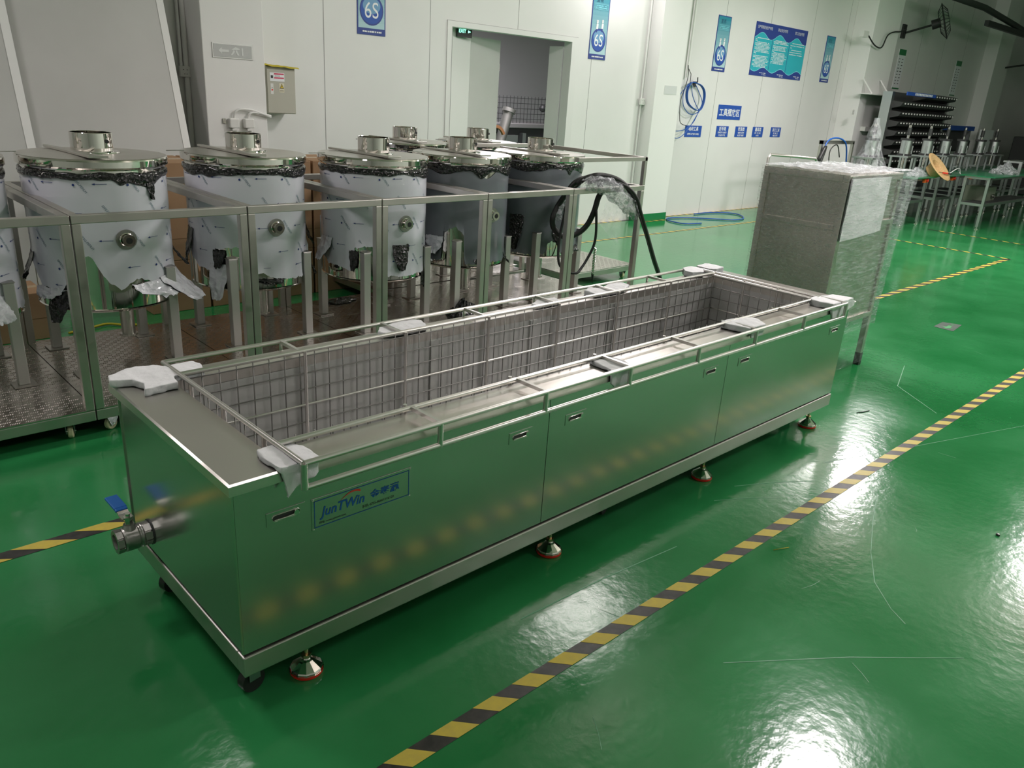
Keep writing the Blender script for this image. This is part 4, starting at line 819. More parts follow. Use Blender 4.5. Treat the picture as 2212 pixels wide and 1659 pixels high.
# ------------------------------------------------------------------ posters and signs
PY = YW-0.006
def dashes(b, x0, x1, z, h, m, y, sd, gap=0.35, unit=None):
    x = x0; r_ = random.Random(sd); unit = unit or h*1.0
    while x < x1-unit*0.5:
        w_ = unit*r_.uniform(0.6, 0.95)
        if r_.random() > gap*0.25: b.add([(x, y, z), (min(x+w_, x1), y, z), (min(x+w_, x1), y, z+h*r_.uniform(.8, 1)), (x, y, z+h*r_.uniform(.8, 1))], [(0, 1, 2, 3)], m)
        x += unit
def disc(b, cx, cz, rx, rz, y, m, n=36, a0=0, a1=2*math.pi):
    b.add([(cx+rx*math.cos(a0+(a1-a0)*i/n), y, cz+rz*math.sin(a0+(a1-a0)*i/n)) for i in range(n)], [tuple(range(n))], m)
def poster(x0, x1, z0, z1, label, head, col=(TEAL, PALE)):
    W = x1-x0; H = z1-z0; b = MB(); b.box(x0, PY, z0, x1, YW, z1, NAVY); o = b.build('wall_poster'); tag(o, label, 'poster', 'narrow blue 6S posters')
    b = MB(); y = PY-0.0005; g = 0.012
    N = 14
    for k in range(N):    # printed colour field, stepping from teal to pale as on the poster
        t = k/(N-1); za = z0+H*0.08+(H*0.92-g)*(1-(k+1)/N); zb3 = z0+H*0.08+(H*0.92-g)*(1-k/N)
        c = [col[0].node_tree.nodes['Principled BSDF'].inputs[0].default_value[i]*(1-t)+col[1].node_tree.nodes['Principled BSDF'].inputs[0].default_value[i]*t for i in range(3)]
        b.add([(x0+g, y, za), (x1-g, y, za), (x1-g, y, zb3), (x0+g, y, zb3)], [(0, 1, 2, 3)], flat('poster_field_%d' % k, tuple(c)))
    y -= 0.0006; cz = z0+H*0.293; cx = (x0+x1)/2; disc(b, cx, cz, W*0.42, W*0.42, y, NAVY); y -= 0.0005
    disc(b, cx, cz, W*0.375, W*0.375, y, SBLUE); y -= 0.0004; disc(b, cx, cz+W*0.12, W*0.31, W*0.22, y, flat('oval_shine', (0.16, 0.34, 0.55)))
    b.build('printed_field', o); y -= 0.0008
    b = MB(); b.text('6S', W*0.62, lambda u, v: (cx+u, y, cz-W*0.21+v), WHITE, align='C', xs=0.88); b.build('lettering', o)
    b = MB(); b.text(head, W*0.20, lambda u, v: (x0+W*0.22+u, y, z1-H*0.135+v), flat('head_print', (0.02, 0.10, 0.18))); hz = z1-H*0.25
    for (a, c_, e_, f_) in ((x0+W*.13, hz, x1-W*.10, hz+0.004), (x0+W*.13, hz+H*.08, x1-W*.10, hz+H*.08+0.004), (x0+W*.13, hz, x0+W*.13+0.004, hz+H*.08), (x1-W*.10-0.004, hz, x1-W*.10, hz+H*.08)): b.add([(a, y, c_), (e_, y, c_), (e_, y, f_), (a, y, f_)], [(0, 1, 2, 3)], LBLUE)
    dashes(b, x0+W*.2, x1-W*.16, hz+H*.02, H*.018, LBLUE, y, 3, unit=H*.03); dashes(b, x0+W*.2, x1-W*.16, hz+H*.048, H*.018, LBLUE, y, 4, unit=H*.03)
    dashes(b, x0+W*.18, x1-W*.15, z0+H*.03, H*.022, WHITE, y, 7, gap=0, unit=H*.027)
    b.build('small_print', o)
    b = MB()   # two plain worker figures
    for s, fx, fz in ((1, x0+W*.36, z0+H*.56), (0.9, x0+W*.66, z0+H*.575)):
        disc(b, fx, fz, W*.05*s, W*.055*s, y, WHITE, 16); disc(b, fx, fz+W*.045, W*.065*s, W*.04*s, y-0.0004, flat('helmet', (0.65, 0.68, 0.70)), 16)
        b.add([(fx-W*.06, y, fz-W*.24), (fx+W*.05, y, fz-W*.24), (fx+W*.06, y, fz-W*.06), (fx-W*.05, y, fz-W*.06)], [(0, 1, 2, 3)], WHITE)
        b.add([(fx-W*.05, y, fz-W*.36), (fx+W*.0, y, fz-W*.36), (fx+W*.03, y, fz-W*.24), (fx-W*.05, y, fz-W*.24)], [(0, 1, 2, 3)], NAVY)
    b.build('printed_figures', o)
poster(3.908, 4.236, 2.078, 2.84, 'blue 6S poster on the wall between the breaker box and the doorway', '整理')
poster(7.30, 7.625, 2.086, 2.85, 'blue and teal 6S poster right of the doorway', '整顿')
poster(10.07, 10.415, 2.108, 2.87, 'blue and teal 6S poster between the hose coil and the notice board', '素养')
poster(13.49, 13.81, 2.128, 2.885, 'blue and teal 6S poster right of the notice board', '安全')
nb = MB(); nb.box(11.123, PY, 2.112, 12.778, YW, 2.888, NAVY); nbo = nb.build('notice_board'); tag(nbo, 'large blue and cyan three-column safety notice board on the wall', 'notice board')
heads = ['生产现场安全生产守则', '职业安全守则', '员工安全守则']
for c in range(3):
    xa = 11.123+0.5517*c; xb = xa+0.5517; b = MB(); y = PY-0.0006; n = 24
    top = [(xa+0.008+(xb-xa-0.012)*i/n, 2.70+0.045*math.sin(2*math.pi*i/n-0.9)-0.004) for i in range(n+1)]; bot = [(x, 2.215-0.035*math.sin(2*math.pi*i/n+0.2)) for i, (x, _) in enumerate(top)]
    b.add([(x, y, z) for x, z in top]+[(x, y, z) for x, z in bot], [(i, i+1, i+1+n+1, i+n+1) for i in range(n)], CYAN)
    for L_in, dz in ((top, 0.008), (bot, -0.010)): b.add([(x, y-0.0004, z) for x, z in L_in]+[(x, y-0.0004, z+dz) for x, z in L_in], [(i, i+1, i+1+n+1, i+n+1) for i in range(n)], LBLUE)
    b.build('notice_column', nbo); y -= 0.001; b = MB()
    b.text(heads[c], 0.052, lambda u, v: ((xa+xb)/2+u, y, 2.80+v), WHITE, align='C', xs=0.86 if c == 0 else 1.0)
    rows = [22, 18, 6][c]; z = 2.655; r_ = random.Random(c+2)
    for k in range(rows):
        short = r_.random() < 0.22; dashes(b, xa+0.04+(0.05 if k % 3 == 0 else 0), (xa+0.10 if short else xb-0.03-0.09*r_.random()), z, 0.0115, WHITE, y, c*50+k, gap=0.3, unit=0.016); z -= 0.0198 if c < 2 else 0.034
    dashes(b, xa+0.30, xb-0.05, 2.155, 0.011, WHITE, y, c+90, unit=0.014); dashes(b, xa+0.38, xb-0.05, 2.13, 0.010, WHITE, y, c+93, unit=0.014); b.build('printed_text', nbo)
def sign(x0, x1, z0, z1, title, size, tz, label, sub=(), name='tool_sign', xs=1.0):
    b = MB(); b.box(x0, PY, z0, x1, YW, z1, SBLUE); o = b.build(name); tag(o, label, 'sign', 'blue tool area signs')
    b = MB(); b.text(title, size, lambda u, v: ((x0+x1)/2+u, PY-0.001, tz+v), WHITE, align='C', xs=xs, bold=0.01)
    for t, z, s_ in sub: b.text(t, s_, lambda u, v: ((x0+x1)/2+u, PY-0.001, z+v), WHITE, align='C', bold=0.006)
    b.build('lettering', o)
sign(10.405, 11.06, 1.43, 1.644, '工具摆放区', 0.118, 1.49, 'largest blue tool area sign, above the row of small ones', xs=1.0)
sign(9.597, 10.024, 1.16, 1.324, '电动工具', 0.066, 1.255, 'blue sign at the end of the row, under the coiled hose', [('打磨机 切割机 手电钻', 1.19, 0.032)])
sign(10.432, 10.773, 1.167, 1.331, '扳手类', 0.066, 1.265, 'small blue sign directly under the left end of the largest one', [('活动扳手 六角扳手', 1.223, 0.030), ('开口扳手 梅花', 1.183, 0.030)])
sign(10.98, 11.327, 1.17, 1.333, '钳具类', 0.066, 1.267, 'small blue sign under the right end of the largest one', [('老虎钳 尖嘴钳', 1.225, 0.030), ('斜口钳 剥线钳', 1.185, 0.030)])
sign(11.51, 11.84, 1.173, 1.335, '量具类', 0.066, 1.269, 'second blue sign from the far end of the small row', [('卷尺 卡尺 角尺', 1.227, 0.030), ('水平尺', 1.187, 0.030)])
sign(12.093, 12.427, 1.178, 1.337, '其它工具', 0.060, 1.272, 'small blue sign at the far end of the row', [('剪刀 美工刀', 1.230, 0.030), ('螺丝刀 锤子', 1.190, 0.030)])

# ------------------------------------------------------------------ hose coil on the wall, hose on the floor
LA = [(9.488, 5.43, 1.913), (9.426, 5.43, 1.831), (9.422, 5.43, 1.732), (9.471, 5.43, 1.644), (9.568, 5.43, 1.587), (9.709, 5.43, 1.546), (9.802, 5.43, 1.553), (9.859, 5.43, 1.627), (9.875, 5.43, 1.73), (9.844, 5.43, 1.82), (9.754, 5.43, 1.886), (9.616, 5.43, 1.914)]
LB = [(9.501, 5.42, 1.914), (9.318, 5.42, 1.807), (9.165, 5.42, 1.624), (9.13, 5.42, 1.425), (9.143, 5.42, 1.245), (9.215, 5.42, 1.165), (9.328, 5.42, 1.146), (9.462, 5.42, 1.198), (9.601, 5.42, 1.313), (9.718, 5.42, 1.449), (9.791, 5.42, 1.538)]
LC = [(9.429, 5.425, 1.9), (9.345, 5.425, 1.798), (9.341, 5.425, 1.679), (9.388, 5.425, 1.582), (9.507, 5.425, 1.505), (9.623, 5.425, 1.482), (9.73, 5.425, 1.506), (9.797, 5.425, 1.543)]
LD = [(9.508, 5.42, 1.885), (9.544, 5.42, 1.777), (9.626, 5.42, 1.67), (9.768, 5.42, 1.553), (9.817, 5.42, 1.585), (9.822, 5.42, 1.677), (9.704, 5.42, 1.804), (9.608, 5.42, 1.89)]
LE = [(9.146, 5.41, 1.251), (9.291, 5.41, 1.246), (9.467, 5.41, 1.271), (9.584, 5.41, 1.324), (9.679, 5.41, 1.398), (9.758, 5.41, 1.533)]
LG = [(9.477, 5.40, 1.325), (9.372, 5.40, 1.341), (9.305, 5.4, 1.38), (9.27, 5.40, 1.5), (9.255, 5.4, 1.648), (9.294, 5.4, 1.787), (9.34, 5.4, 1.897), (9.363, 5.4, 2.024), (9.389, 5.44, 2.142)]
b = MB()
for j in range(5): b.tube([(x+0.018*nz(j*3, i), y-0.008*j+0.01, z+0.018*nz(j*5, i+7)) for i, (x, y, z) in enumerate(LA)], 0.0062, HOSEB, 7, sub=5, closed=True)
for L in (LB, LC, LD, LE): b.tube(L, 0.0055, HOSEB, 7, sub=5)
hk = b.build('air_hose_coil'); tag(hk, 'coil of thin blue air hose hanging on the wall beside the pillar', 'hose')
b = MB(); b.tube(LG, 0.005, RUB, 7, sub=5); b.tube([(9.456, 5.42, 1.912), (9.454, 5.42, 2.029), (9.42, 5.45, 2.1)], 0.005, RUB, 7); plabel(b.build('lead_line', hk), 'black line')
b = MB(); b.cyl((9.645, 5.5, 1.93), (9.645, 5.42, 1.93), 0.008, DARK, n=8); b.cyl((9.645, 5.42, 1.93), (9.633, 5.42, 1.995), 0.008, DARK, n=8); b.cyl((9.64, 5.46, 1.88), (9.56, 5.42, 1.90), 0.024, DARK, n=10); tag(b.build('wall_hook'), 'dark metal hook holding the blue hose coil on the wall', 'hook')
b = MB(); b.tube([(9.277, 4.776, .012), (8.983, 4.854, .012), (8.95, 5.02, .012), (9.012, 5.186, .012), (9.194, 5.30, .012), (9.549, 5.20, .012), (9.918, 4.915, .012), (10.147, 4.75, .012), (10.46, 4.794, .012), (10.754, 5.065, .012), (10.703, 5.28, .012), (10.361, 5.40, .012), (10.0, 5.40, .012)], 0.009, HOSEB, 8, sub=6); tag(b.build('floor_hose'), 'blue air hose lying in an S curve on the floor by the wall', 'hose')

# ------------------------------------------------------------------ seen through the doorway
b = MB(); b.box(5.29, 5.645, 2.17, 5.50, 5.665, 2.29, DARK); ex = b.build('exit_light'); tag(ex, 'small green glowing exit light just inside the doorway', 'sign')
b = MB(); b.text('EXIT', 0.05, lambda u, v: (5.31+u, 5.643, 2.215+v), EXITG, bold=0.004); b.add([(5.44, 5.643, 2.215), (5.48, 5.643, 2.23), (5.44, 5.643, 2.245)], [(0, 1, 2)], EXITG); b.build('glowing_letters', ex)
b = MB()
for k in range(17): b.cyl((7.60+0.075*k, 7.52, 0.93), (7.60+0.075*k, 7.52, 1.58), 0.004, DARK, n=5)
for k in range(9): b.cyl((7.60, 7.515, 0.95+0.075*k), (8.82, 7.515, 0.95+0.075*k), 0.004, DARK, n=5)
tag(b.build('wire_grid'), 'square wire grid panel standing in the room behind the doorway', 'grid')
b = MB(); b.cyl((7.36, 7.2, 0.70), (7.585, 7.2, 1.38), 0.075, mat('dull_pipe', (0.34, 0.33, 0.31), 0.45, 0.8), n=20); b.cyl((7.575, 7.2, 1.35), (7.592, 7.2, 1.40), 0.10, mat('dull_pipe', (0.34, 0.33, 0.31), 0.45), n=20); tag(b.build('steel_pipe'), 'leaning steel pipe with a flange seen through the doorway', 'pipe')
b = MB(); b.box(6.9, 7.45, 0.0, 9.1, 8.1, 1.12, DARK); b.box(6.9, 7.40, 1.12, 9.1, 8.1, 1.19, mat('bench_top_grey', (0.22, 0.21, 0.21), 0.5)); mo = b.build('machine_bench', bevel=0.01); tag(mo, 'dark machine bench with grey top seen through the doorway', 'machine')
b = MB(); b.box(7.7, 7.36, 0.75, 7.95, 7.45, 1.02, ALU); b.box(8.05, 7.36, 0.72, 8.12, 7.45, 1.05, ALU); b.box(8.35, 7.34, 0.8, 8.8, 7.45, 0.93, mat('bench_top_grey', (0.22, 0.21, 0.21), 0.5)); b.box(7.75, 7.3, 0.6, 8.25, 7.40, 0.68, ALU); b.cyl((8.75, 7.38, 0.7), (8.8, 7.38, 1.0), 0.02, ALU, n=8); b.build('machine_parts', mo)
b = MB(); b.lathe([(0.16, 0.0), (0.20, 0.0), (0.20, 0.04), (0.16, 0.04), (0.16, 0.0)], flat('orange_guard', (0.5, 0.22, 0.10)), (7.22, 7.1, 0.98), 24, R=Matrix.Rotation(math.pi/2, 3, 'X'), a0=0.4, a1=3.0); tag(b.build('curved_guard'), 'curved orange brown guard beside the leaning pipe', 'guard')
b = MB(); b.lathe([(0, -0.06), (0.045, -0.04), (0.062, 0), (0.045, 0.04), (0, 0.06)], DARK, (8.56, 7.47, 1.42), 16); tag(b.build('round_knob'), 'round dark ball in front of the wire grid', 'ball')

# ------------------------------------------------------------------ far work area
def foot_small(b, x, y): b.cyl((x, y, 0.0), (x, y, 0.012), 0.03, CHROME, n=12); b.cyl((x, y, 0.01), (x, y, 0.05), 0.01, CHROME, n=8)
def bench(x0, x1, y0, y1, zt=0.76, cx=(0, 0)):
    root = bpy.data.objects.new('work_bench', None); C.objects.link(root); root.location = ((x0+x1)/2, (y0+y1)/2, 0)
    MB().box(x0-0.06, y0-0.08, zt-0.012, x1+0.06, y1+0.05, zt, GREENTOP).build('table_top', root)
    for x in (x0, x1-0.04):
        for y in (y0, y1-0.04):
            b = MB(); b.box(x, y, 0.04, x+0.04, y+0.04, zt-0.012, ALU); foot_small(b, x+0.02, y+0.02); b.build('leg', root)
    b = MB()
    for z in (0.36, zt-0.055): b.box(x0+0.04, y0, z, x1-0.04, y0+0.04, z+0.04, ALU); b.box(x0+0.04, y1-0.04, z, x1-0.04, y1, z+0.04, ALU); b.box(x0, y0+0.04, z, x0+0.04, y1-0.04, z+0.04, ALU); b.box(x1-0.04, y0+0.04, z, x1, y1-0.04, z+0.04, ALU)
    b.box(x0+0.04, y0+0.04, 0.39, x1-0.04, y1-0.04, 0.40, DARK); b.build('cross_rail', root)
    b = MB(); b.box(x1-0.22, y0-0.035, zt-0.085, x1-0.08, y0, zt-0.018, ORANGE); b.cyl((x1-0.15, y0-0.035, zt-0.05), (x1-0.15, y0-0.06, zt-0.05), 0.025, REDP, n=14); plabel(b.build('stop_button', root), 'orange box with red button')
    return root
labs = ['first workbench with green top, behind the wrapped cabinet', 'second workbench with green top, carrying the straw hat', 'third workbench with green top in the row', 'fourth workbench with green top in the row', 'fifth workbench with green top in the row', 'sixth workbench with green top in the row', 'last workbench with green top in the row']
for k in range(7):
    xc = 12.81+0.93*k+(0.3 if k else 0); tag(bench(xc-0.36, xc+0.36, 3.18, 3.95), labs[k], 'workbench', 'green-topped workbenches in the far row')
def press(xc, yc, zt, wrap=False):
    root = bpy.data.objects.new('pneumatic_press', None); C.objects.link(root); root.location = (xc, yc, zt)
    b = MB()
    for sx in (-1, 1):
        for sy in (-1, 1): b.box(xc+sx*0.20-0.015, yc+sy*0.12-0.015, zt, xc+sx*0.20+0.015, yc+sy*0.12+0.015, zt+0.26, ALU)
    b.box(xc-0.24, yc-0.16, zt+0.255, xc+0.24, yc+0.16, zt+0.28, ALU); b.build('stand', root)
    b = MB(); b.cyl((xc, yc, zt+0.30), (xc, yc, zt+0.52), 0.085, ALU, n=24); b.box(xc-0.085, yc-0.085, zt+0.28, xc+0.085, yc+0.085, zt+0.31, DARK); b.box(xc-0.08, yc-0.08, zt+0.52, xc+0.08, yc+0.08, zt+0.555, DARK); b.build('air_cylinder', root)
    b = MB(); b.cyl((xc, yc, zt+0.555), (xc, yc, zt+0.60), 0.02, CHROME, n=10); b.cyl((xc, yc, zt+0.60), (xc, yc, zt+0.72), 0.032, DARK, n=12); b.cyl((xc, yc, zt+0.72), (xc, yc, zt+0.76), 0.022, CHROME, n=10); b.build('air_valve', root)
    b = MB()
    for sx in (-1, 1): b.cyl((xc+sx*0.15, yc-0.05, zt+0.28), (xc+sx*0.15, yc-0.05, zt+0.44), 0.011, ALU, n=8)
    b.box(xc-0.14, yc-0.06, zt+0.05, xc+0.14, yc+0.06, zt+0.08, ALU); b.cyl((xc, yc, zt+0.08), (xc, yc, zt+0.26), 0.02, CHROME, n=8); b.build('guide_rods', root)
    return root
pl = ['press with silver air cylinder, first uncovered one on the workbenches', 'press with silver air cylinder standing right behind the straw hat', 'press with silver air cylinder, third uncovered one in the row', 'press with silver air cylinder, fourth uncovered one in the row', 'press with silver air cylinder, next to the white board', 'press with silver air cylinder, last one in the row']
for k, xc in enumerate((13.28, 14.2, 15.04, 15.9, 16.9, 17.75)): tag(press(xc, 3.68, 0.76), pl[k], 'press', 'pneumatic presses with silver cylinders on the workbenches')
tag(bench(11.3, 12.3, 3.3, 4.0), 'workbench under the plastic-covered press, hidden behind the wrapped cabinet', 'workbench', 'green-topped workbenches in the far row')
tag(press(11.75, 3.6, 0.76), 'press standing under the clear plastic bag behind the cabinet', 'press', 'pneumatic presses with silver cylinders on the workbenches')
b = MB(); b.lathe([(0.46, 0.77), (0.36, 0.82), (0.26, 0.92), (0.17, 1.10), (0.13, 1.25), (0.10, 1.40), (0.05, 1.52), (0.04, 1.60)], BAG, (11.75, 3.6, 0), 36)
for i, v in enumerate(b.v): k = 1+0.3*nz(v[0]*4, v[1]*4, v[2]*2); b.v[i] = (11.75+(v[0]-11.75)*k, 3.6+(v[1]-3.6)*k, v[2])
tag(b.build('plastic_cover'), 'clear plastic bag tented over a press behind the wrapped cabinet', 'plastic cover')
# straw hat with a screwdriver in it
hr = Matrix.Rotation(math.radians(-52), 3, 'X') @ Matrix.Rotation(math.radians(20), 3, 'Y'); b = MB(); hc = Vector((13.43, 3.16, 0.90))
b.lathe([(q_*1.22, p_*1.22) for q_, p_ in [(0.0, -0.13), (0.06, -0.13), (0.095, -0.11), (0.115, -0.02), (0.125, 0.0), (0.19, 0.02), (0.22, 0.015), (0.22, 0.02), (0.19, 0.026), (0.12, 0.008), (0.108, -0.018), (0.09, -0.10), (0.0, -0.12)]], STRAW, hc, 36, R=Matrix.Rotation(math.radians(48), 3, 'X'))
tag(b.build('straw_hat'), 'upturned tan straw hat tilted on the edge of the second workbench', 'hat')
b = MB(); b.cyl((13.40, 3.06, 0.83), (13.50, 3.02, 0.82), 0.014, REDP, n=10); b.cyl((13.50, 3.02, 0.82), (13.58, 2.99, 0.815), 0.012, BLACK, n=10); b.cyl((13.30, 3.10, 0.84), (13.40, 3.06, 0.83), 0.005, STEEL, n=8); tag(b.build('screwdriver'), 'red and black handled screwdriver lying in the straw hat', 'screwdriver')
def litter(x, y, z, rx, ry, h, lab, sd, m, nm): 
    o = bag((x, y, z), rx, ry, h, lab, sd, m, nm); o['group'] = 'plastic bags on the workbenches'; return o
litter(14.1, 3.35, 0.762, 0.32, 0.12, 0.06, 'crumpled white plastic bag right of the straw hat', 4, GUARD, 'plastic_bag')
litter(12.95, 3.3, 0.762, 0.25, 0.12, 0.12, 'clear crumpled plastic bag left of the straw hat', 9, WRAPH, 'plastic_bag')
b = MB(); b.tube([(14.3, 3.25, 0.78), (14.45, 3.2, 0.86), (14.6, 3.2, 0.85), (14.65, 3.2, 0.78), (14.5, 3.12, 0.77)], 0.008, PAINT, 6, sub=4); tag(b.build('white_tube'), 'looped white tube on the third workbench', 'tube')
# right-hand bench
tag(bench(13.65, 16.3, 2.42, 2.80, 0.83), 'long green-topped bench at the right picture edge', 'workbench', 'green-topped workbenches in the far row')
litter(15.0, 2.62, 0.832, 0.42, 0.16, 0.16, 'shiny crumpled plastic bag on the bench at the right edge', 12, WRAPH, 'plastic_bag')
b = MB(); b.box(15.45, 2.5, 1.0, 16.2, 2.8, 1.03, ALU); b.box(15.45, 2.5, 0.74, 15.50, 2.55, 1.0, ALU); b.box(16.1, 2.5, 0.74, 16.15, 2.55, 1.0, ALU); tag(b.build('machine_stand'), 'small aluminium stand on the bench at the right edge', 'stand')
b = MB(); b.box(14.3, 2.6, 0.30, 14.75, 2.95, 0.62, flat('olive_box', (0.12, 0.14, 0.10))); b.cyl((14.55, 2.58, 0.48), (14.55, 2.54, 0.48), 0.03, STEEL, n=12); tag(b.build('control_box'), 'dull green control box under the bench at the right edge', 'box')
# louvred bin rack
rk = thing('bin_rack', (15.6, 4.6, 0), 'dark rack holding rows of grey parts bins by the far pillar', 'rack', None)
b = MB(); b.box(14.45, 4.62, 0.3, 17.2, 4.68, 2.05, flat('rack_panel', (0.05, 0.05, 0.05))); b.box(14.42, 4.55, 0.0, 14.52, 4.72, 2.05, ALU); b.box(17.15, 4.55, 0.0, 17.25, 4.72, 2.05, ALU); b.build('back_panel', rk)
for r_ in range(8):
    z = 0.82+0.165*r_
    for c in range(2 if r_ > 6 else 0, 5):
        xa = 14.5+0.53*c; b = MB(); b.add([(xa, 4.62, z-0.05), (xa+0.51, 4.62, z-0.05), (xa+0.51, 4.40, z), (xa, 4.40, z), (xa, 4.36, z+0.07), (xa+0.51, 4.36, z+0.07), (xa+0.51, 4.62, z+0.10), (xa, 4.62, z+0.10)], [(0, 1, 2, 3), (3, 2, 5, 4), (1, 6, 5, 2), (0, 3, 4, 7), (4, 5, 6, 7)], BIN); b.build('parts_bin', rk)
    b = MB()
    for c in range(20): b.box(14.56+0.13*c, 4.352, z+0.035, 14.61+0.13*c, 4.358, z+0.060, GUARD)
    b.build('bin_labels', rk)
b = MB(); b.box(14.55, 4.34, 2.0, 15.9, 4.36, 2.06, SBLUE)
for c in range(12): b.box(14.9+0.07*c, 4.335, 2.01, 14.94+0.07*c, 4.34, 2.05, WHITE)
b.build('blue_strip', rk)
br = MB(); br.box(14.25, 4.85, 1.98, 15.35, 5.12, 1.995, PAINT); br.bar((14.35, 4.88, 1.99), (14.35, 5.1, 2.25), 0.02, 0.02, PAINT); br.bar((15.1, 4.88, 1.99), (15.1, 5.1, 2.25), 0.02, 0.02, PAINT); tag(br.build('wall_shelf'), 'white bracket shelf on the far white pillar', 'shelf')
b = MB(); b.box(18.4, 5.0, 1.42, 20.6, 5.1, 1.52, SBLUE); b.box(18.4, 5.12, 0.95, 20.6, 5.16, 1.42, flat('rack_panel', (0.05, 0.05, 0.05)))
for k in range(3): b.box(18.5+0.7*k, 5.0, 1.0, 19.1+0.7*k, 5.12, 1.2, BIN)
b.box(18.45, 5.05, 0, 18.5, 5.15, 1.42, ALU); b.box(20.5, 5.05, 0, 20.55, 5.15, 1.42, ALU); tag(b.build('tool_rack'), 'dark tool rack with a blue top rail against the far wall', 'rack')
b = MB(); b.box(21.0, 4.95, 0.9, 21.9, 5.0, 1.46, WHITE); b.box(21.05, 4.97, 0.0, 21.1, 5.0, 0.9, ALU); b.box(21.8, 4.97, 0.0, 21.85, 5.0, 0.9, ALU); tag(b.build('white_board'), 'white board standing behind the presses in the dark area', 'board')
b = MB(); b.box(22.3, 3.8, 0, 24.4, 4.6, 1.35, DARK); b.box(23.2, 3.5, 0, 25.5, 4.2, 1.7, BLACK); tag(b.build('dark_cabinet', bevel=0.02), 'tall dark cabinets at the far right edge of the hall', 'cabinet')
socket(14.05, 5.08, 1.62, 'white socket box halfway up the far pillar')
b = MB(); b.box(13.9, 5.05, 2.90, 14.1, 5.12, 3.0, GUARD); tag(b.build('junction_box'), 'small white box with a plug high on the far pillar', 'junction box')
b = MB(); b.tube([(14.1, 5.05, 2.93), (14.4, 5.04, 2.80), (14.7, 5.04, 2.79), (14.85, 5.04, 3.0), (15.1, 5.04, 3.08), (15.5, 5.1, 3.12), (16.0, 5.2, 3.2)], 0.012, BLACK, 8, sub=5); tag(b.build('black_cable'), 'black cable hanging across the far pillar to the wall fan', 'cable')
b = MB(); b.box(14.7, 5.03, 1.34, 15.05, 5.12, 1.42, GUARD); b.cyl((15.0, 5.0, 1.36), (15.0, 5.0, 1.26), 0.05, GUARD, n=12); b.tube([(15.0, 5.05, 1.4), (15.1, 5.05, 1.48), (15.18, 5.05, 1.4)], 0.012, PAINT, 8, sub=4); tag(b.build('industrial_socket'), 'pair of off-white box sockets low on the far pillar', 'socket')
def fan(x, y, z, ang, label):
    root = bpy.data.objects.new('wall_fan', None); C.objects.link(root); root.location = (x, y, z)
    R = Matrix.Rotation(ang, 3, 'Z') @ Matrix.Rotation(math.radians(70), 3, 'X'); b = MB()
    for k in range(24):
        a = k*math.pi/12; P = [Vector((r_*math.cos(a), r_*math.sin(a), h_)) for r_, h_ in ((0.03, 0.09), (0.2, 0.085), (0.34, 0.0), (0.2, -0.085), (0.03, -0.09))]; b.tube([Vector((x, y, z))+R @ p for p in P], 0.004, DARK, 4)
    b.tube([Vector((x, y, z))+R @ Vector((0.34*math.cos(a), 0.34*math.sin(a), 0)) for a in [k*math.pi/16 for k in range(32)]], 0.008, DARK, 6, closed=True); b.build('cage', root)
    b = MB()
    for k in range(3):
        a = k*2.094; Rb = R @ Matrix.Rotation(a, 3, 'Z'); b.grid(lambda u, v: Vector((x, y, z))+Rb @ Vector((0.05+0.24*u, (v-0.5)*0.20*(0.5+u), 0.03*(v-0.5))), 4, 4, DARK)
    b.build('blades', root)
    b = MB(); b.cyl(Vector((x, y, z))+R @ Vector((0, 0, -0.22)), Vector((x, y, z))+R @ Vector((0, 0, -0.06)), 0.09, DARK, n=16); b.build('motor', root)
    b = MB(); b.cyl(Vector((x, y, z))+R @ Vector((0, 0, -0.2)), (x-0.5, YW-0.05, z-0.25), 0.02, DARK, n=8); b.box(x-0.6, YW-0.04, z-0.35, x-0.45, YW, z-0.1, DARK); b.build('arm', root)
    return tag(root, label, 'fan', 'dark wall fans')
fan(17.1, 4.95, 3.45, 0.3, 'dark wall fan right of the far white pillar'); fan(22.6, 4.6, 3.1, -0.6, 'dark wall fan at the right picture edge')
def wposter(x0, x1, label):
    b = MB(); b.box(x0, PY, 2.16, x1, YW, 2.91, WHITE); b.box(x0, PY-0.001, 2.80, x1, PY, 2.91, GREENP); b.box(x0, PY-0.001, 2.16, x1, PY, 2.185, GREENP); o = b.build('wall_chart'); tag(o, label, 'poster', 'white charts on the dim far wall')
    b = MB(); r_ = random.Random(int(x0*10))
    for k in range(9):
        for c in range(2): b.box(x0+0.06+0.14*c, PY-0.002, 2.72-0.058*k, x0+0.06+0.14*c+0.04+0.04*r_.random(), PY-0.001, 2.735-0.058*k, DARK)
    b.build('printed_marks', o)
wposter(16.62, 16.96, 'nearest white chart with green head on the dim far wall'); wposter(19.86, 20.2, 'second white chart on the dim far wall, past the fan'); wposter(22.78, 23.1, 'farthest white chart on the dim far wall')
b = MB(); b.tube([(15.6, 4.4, 3.72), (17.5, 4.4, 3.72), (19.5, 4.4, 3.60), (20.8, 4.4, 3.50)], 0.06, DARK, 8); b.bar((17.8, 4.4, 3.48), (20.4, 4.4, 3.48), 0.08, 0.10, DARK); tag(b.build('overhead_duct'), 'dark duct and beam hanging high in the far corner', 'duct')
b = MB(); b.cyl((11.2, 4.1, 0), (11.2, 4.1, 0), 0.01, DARK) if False else None
b.box(10.95, 4.0, 0.0, 11.0, 4.04, 1.24, DSTEEL); b.box(12.0, 4.0, 0.0, 12.05, 4.04, 1.22, DSTEEL); b.box(10.95, 4.0, 1.19, 12.05, 4.05, 1.24, DSTEEL); wf = b.build('steel_gantry'); tag(wf, 'grey steel frame with cables behind the plastic-covered press', 'frame')
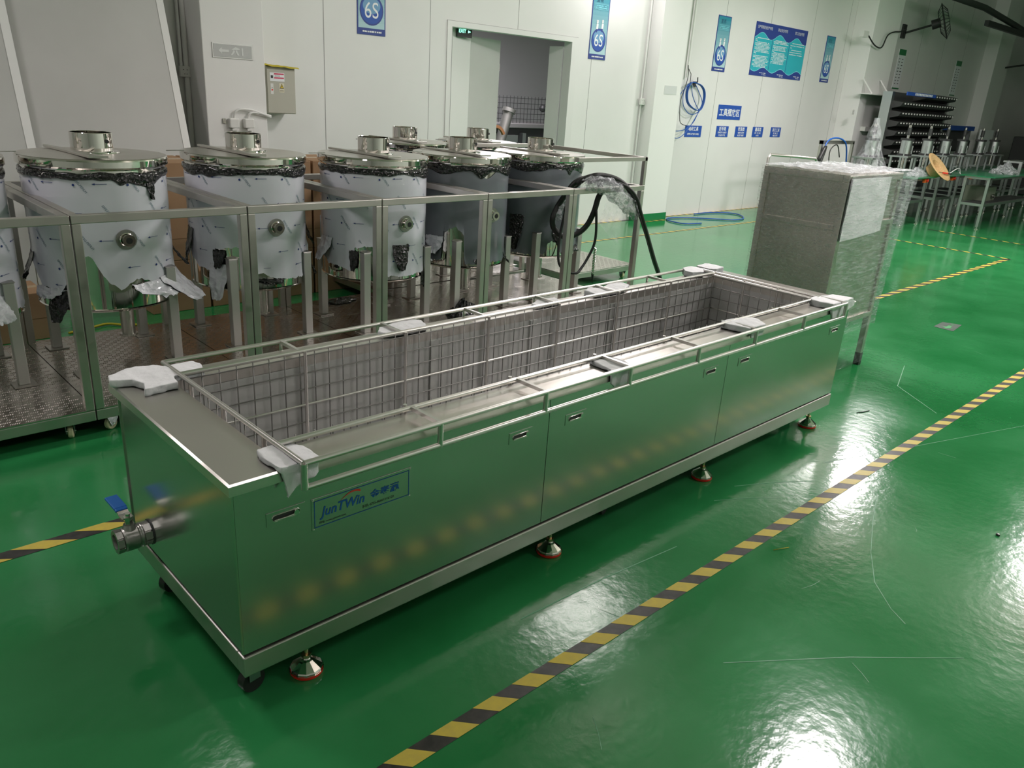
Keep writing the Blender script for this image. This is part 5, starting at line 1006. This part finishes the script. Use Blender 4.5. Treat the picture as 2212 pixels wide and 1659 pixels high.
b = MB(); b.tube([(11.0, 3.98, 0.85), (11.05, 3.98, 1.2), (11.35, 3.98, 1.28), (11.7, 3.98, 1.2), (11.85, 3.98, 0.9)], 0.012, HOSEB, 8, sub=5); b.tube([(10.9, 3.96, 0.9), (11.0, 3.96, 1.15), (10.85, 3.96, 0.95)], 0.03, RUB, 8, sub=4); b.tube([(11.25, 3.97, 0.85), (11.2, 3.97, 1.1), (11.4, 3.97, 1.18), (11.55, 3.97, 1.0)], 0.008, RUB, 8, sub=5); tag(b.build('cable_loops'), 'black and blue cables looped on the grey frame behind the cabinet', 'cable')

# ------------------------------------------------------------------ small things on the floor
b = MB(); b.add([(6.35, 0.33, 0.0015), (6.65, 0.36, 0.0015), (6.60, 0.50, 0.0015), (6.36, 0.49, 0.0015)], [(0, 1, 2, 3)], mat('worn_sticker', (0.03, 0.05, 0.035), 0.5, nscale=14, col2=(0.06, 0.10, 0.07))); AR = flat('worn_print', (0.05, 0.33, 0.10)); b.add([(6.39, 0.405, 0.002), (6.45, 0.36, 0.002), (6.45, 0.385, 0.002), (6.52, 0.395, 0.002), (6.52, 0.425, 0.002), (6.45, 0.42, 0.002), (6.45, 0.45, 0.002)], [(0, 1, 2, 5, 6), (2, 3, 4, 5)], AR); b.text('EXIT', 0.05, lambda u, v: (6.54-v*0.0+u*0.8, 0.40+v*0.8, 0.0022), AR)
tag(b.build('floor_sticker'), 'dark floor sticker with a worn green arrow beyond the cabinet leg', 'sticker')
b = MB(); b.cyl((2.89, -1.013, 0.0005), (2.89, -1.013, 0.009), 0.008, DARK, n=6, sm=False); b.cyl((2.888, -1.015, 0.009), (2.888, -1.015, 0.0095), 0.004, STEEL, n=10); tag(b.build('loose_nut'), 'small dark nut lying on the green floor at the right edge', 'nut')
b = MB(); b.tube([(1.99, -0.46, 0.002), (2.02, -0.475, 0.004), (2.06, -0.49, 0.002)], 0.0012, YELBAG, 5); tag(b.build('wood_splinter'), 'tiny splinter on the floor right of the hazard tape', 'splinter')
b = MB(); b.tube([(3.78, 0.0, 0.002), (3.83, -0.02, 0.003), (3.88, -0.03, 0.002)], 0.003, DARK, 5); tag(b.build('rubber_scrap'), 'thin dark scrap on the floor beyond the last tank foot', 'scrap')
for lx, ly, pw in LAMPS:
    b = MB(); b.box(lx-0.45, ly-0.25, 3.57, lx+0.45, ly+0.25, 3.63, GUARD); b.cyl((lx, ly, 3.63), (lx, ly, ZC), 0.01, STEEL, n=6)
    tag(b.build('ceiling_lamp'), 'rectangular ceiling lamp hanging above the hall at x %.0f' % lx if False else 'rectangular lamp hanging from the hall ceiling', 'lamp', 'rectangular lamps hanging from the hall ceiling')
